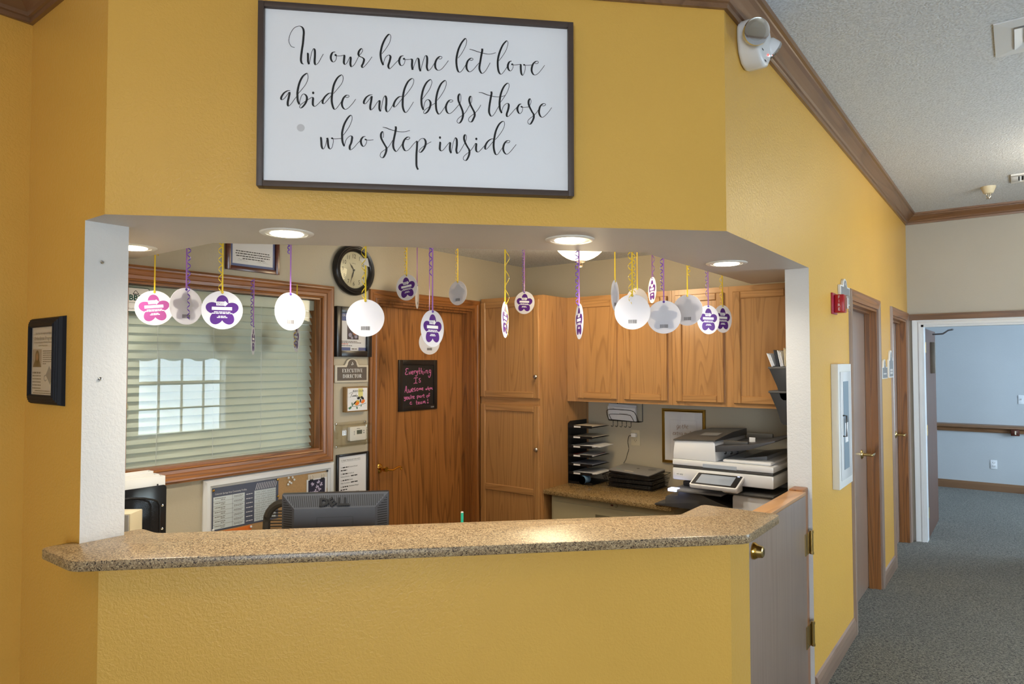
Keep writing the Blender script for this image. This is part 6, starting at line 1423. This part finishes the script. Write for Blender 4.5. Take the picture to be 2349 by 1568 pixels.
hang_tag((-3.027,3.027,2.078), 'tag seen edge on beside the door, on a straight purple ribbon', 0.15, 'back', 1, (-3.027,3.027,2.434), 'p', [], 'purple', 14)
hang_tag((-1.946,2.036,1.803), 'large purple flower tag on purple ribbon before the office door', 0.62, 'front', 1, (-1.946,2.036,2.200), 'p', [(-1, 0.45, 1.0, 0.007, 5)], 'purple', 0)
hang_tag((-2.971,3.081,1.790), 'grey barcode tag half hidden behind the large flower tag at the door', 0.85, 'back', 1, (-2.971,3.081,2.434), 'p', [(-1, 0.0, 0.2, 0.005, 3)], 'purple', 0)
hang_tag((-2.822,3.181,2.100), 'grey barcode tag on yellow ribbon over the door casing', 0.74, 'back', -1, (-2.822,3.181,2.434), 'y', [(-1, 0.0, 0.95, 0.006, 6)], 'purple', 0)
hang_tag((-1.731,2.251,1.842), 'narrow purple flower tag turned sideways with yellow curl before the tall cabinet', 0.20, 'front', 1, (-1.731,2.251,2.200), 'y', [(1, -0.5, 0.95, 0.008, 5)], 'purple', 4)
hang_tag((-2.666,3.681,2.066), 'small purple flower tag on purple ribbon before the tall cabinet', 0.88, 'front', -1, (-2.666,3.681,2.434), 'p', [(-1, 0.0, 0.98, 0.006, 9)], 'purple', 4)
hang_tag((-1.505,2.477,1.837), 'narrow flower tag turned sideways below the dome lamp on purple ribbon', 0.22, 'front', -1, (-1.505,2.477,2.200), 'p', [(-1, 0.0, 0.9, 0.007, 9)], 'purple', 0)
hang_tag((-1.572,2.924,1.986), 'thin grey tag turned sideways on a straight yellow ribbon', 0.25, 'back', 1, (-1.572,2.924,2.434), 'y', [], 'purple', 0)
hang_tag((-1.338,2.644,1.880), 'bright white barcode tag on yellow ribbon before the left upper cabinet', 1.00, 'back', 1, (-1.338,2.644,2.200), 'y', [(-1, -0.15, 0.98, 0.008, 6), (1, 0.05, 1.0, 0.005, 9)], 'purple', 0)
hang_tag((-1.910,3.843,2.052), 'grey tag almost hidden behind the bright white one at the upper cabinet', 0.86, 'back', 1, (-1.910,3.843,2.434), 'y', [], 'purple', 0)
hang_tag((-1.712,3.638,2.084), 'dark flower tag seen sideways on a dark purple ribbon by the soffit corner', 0.30, 'front', -1, (-1.712,3.638,2.434), 'p', [(1, 0.0, 0.98, 0.007, 5)], 'purple', 0)
hang_tag((-1.308,2.901,1.870), 'grey barcode tag on purple ribbon between the two white tags', 1.00, 'back', 1, (-1.308,2.901,2.200), 'p', [(-1, 0.2, 1.0, 0.006, 7)], 'purple', 0)
hang_tag((-1.308,3.178,1.919), 'white barcode tag on yellow ribbon, furthest right of the blank ones', 0.94, 'back', -1, (-1.308,3.178,2.200), 'y', [(1, 0.45, 1.0, 0.006, 4)], 'purple', 0)
hang_tag((-1.308,3.456,1.886), 'purple flower tag on purple ribbon, second from the right end', 0.73, 'front', 1, (-1.308,3.456,2.200), 'p', [(-1, 0.2, 1.0, 0.005, 5)], 'purple', 0)
hang_tag((-1.308,3.672,1.901), 'purple flower tag on yellow ribbon, rightmost of the hanging tags', 0.62, 'front', 1, (-1.308,3.672,2.200), 'y', [(-1, 0.0, 0.9, 0.006, 5)], 'purple', 0)
hang_tag((-3.145,1.967,1.779), 'dark tag seen edge on before the blind, hanging from the window casing', 0.12, 'front', 1, (-3.150,1.972,2.095), 'p', [(-1,0.0,0.98,0.006,8)], 'purple', 0)
hang_tag((-3.145,2.226,1.798), 'sideways purple tag with yellow curl behind the white tag at the window', 0.22, 'front', -1, (-3.150,2.232,2.092), 'y', [(-1,-0.55,0.05,0.007,3)], 'purple', 6)
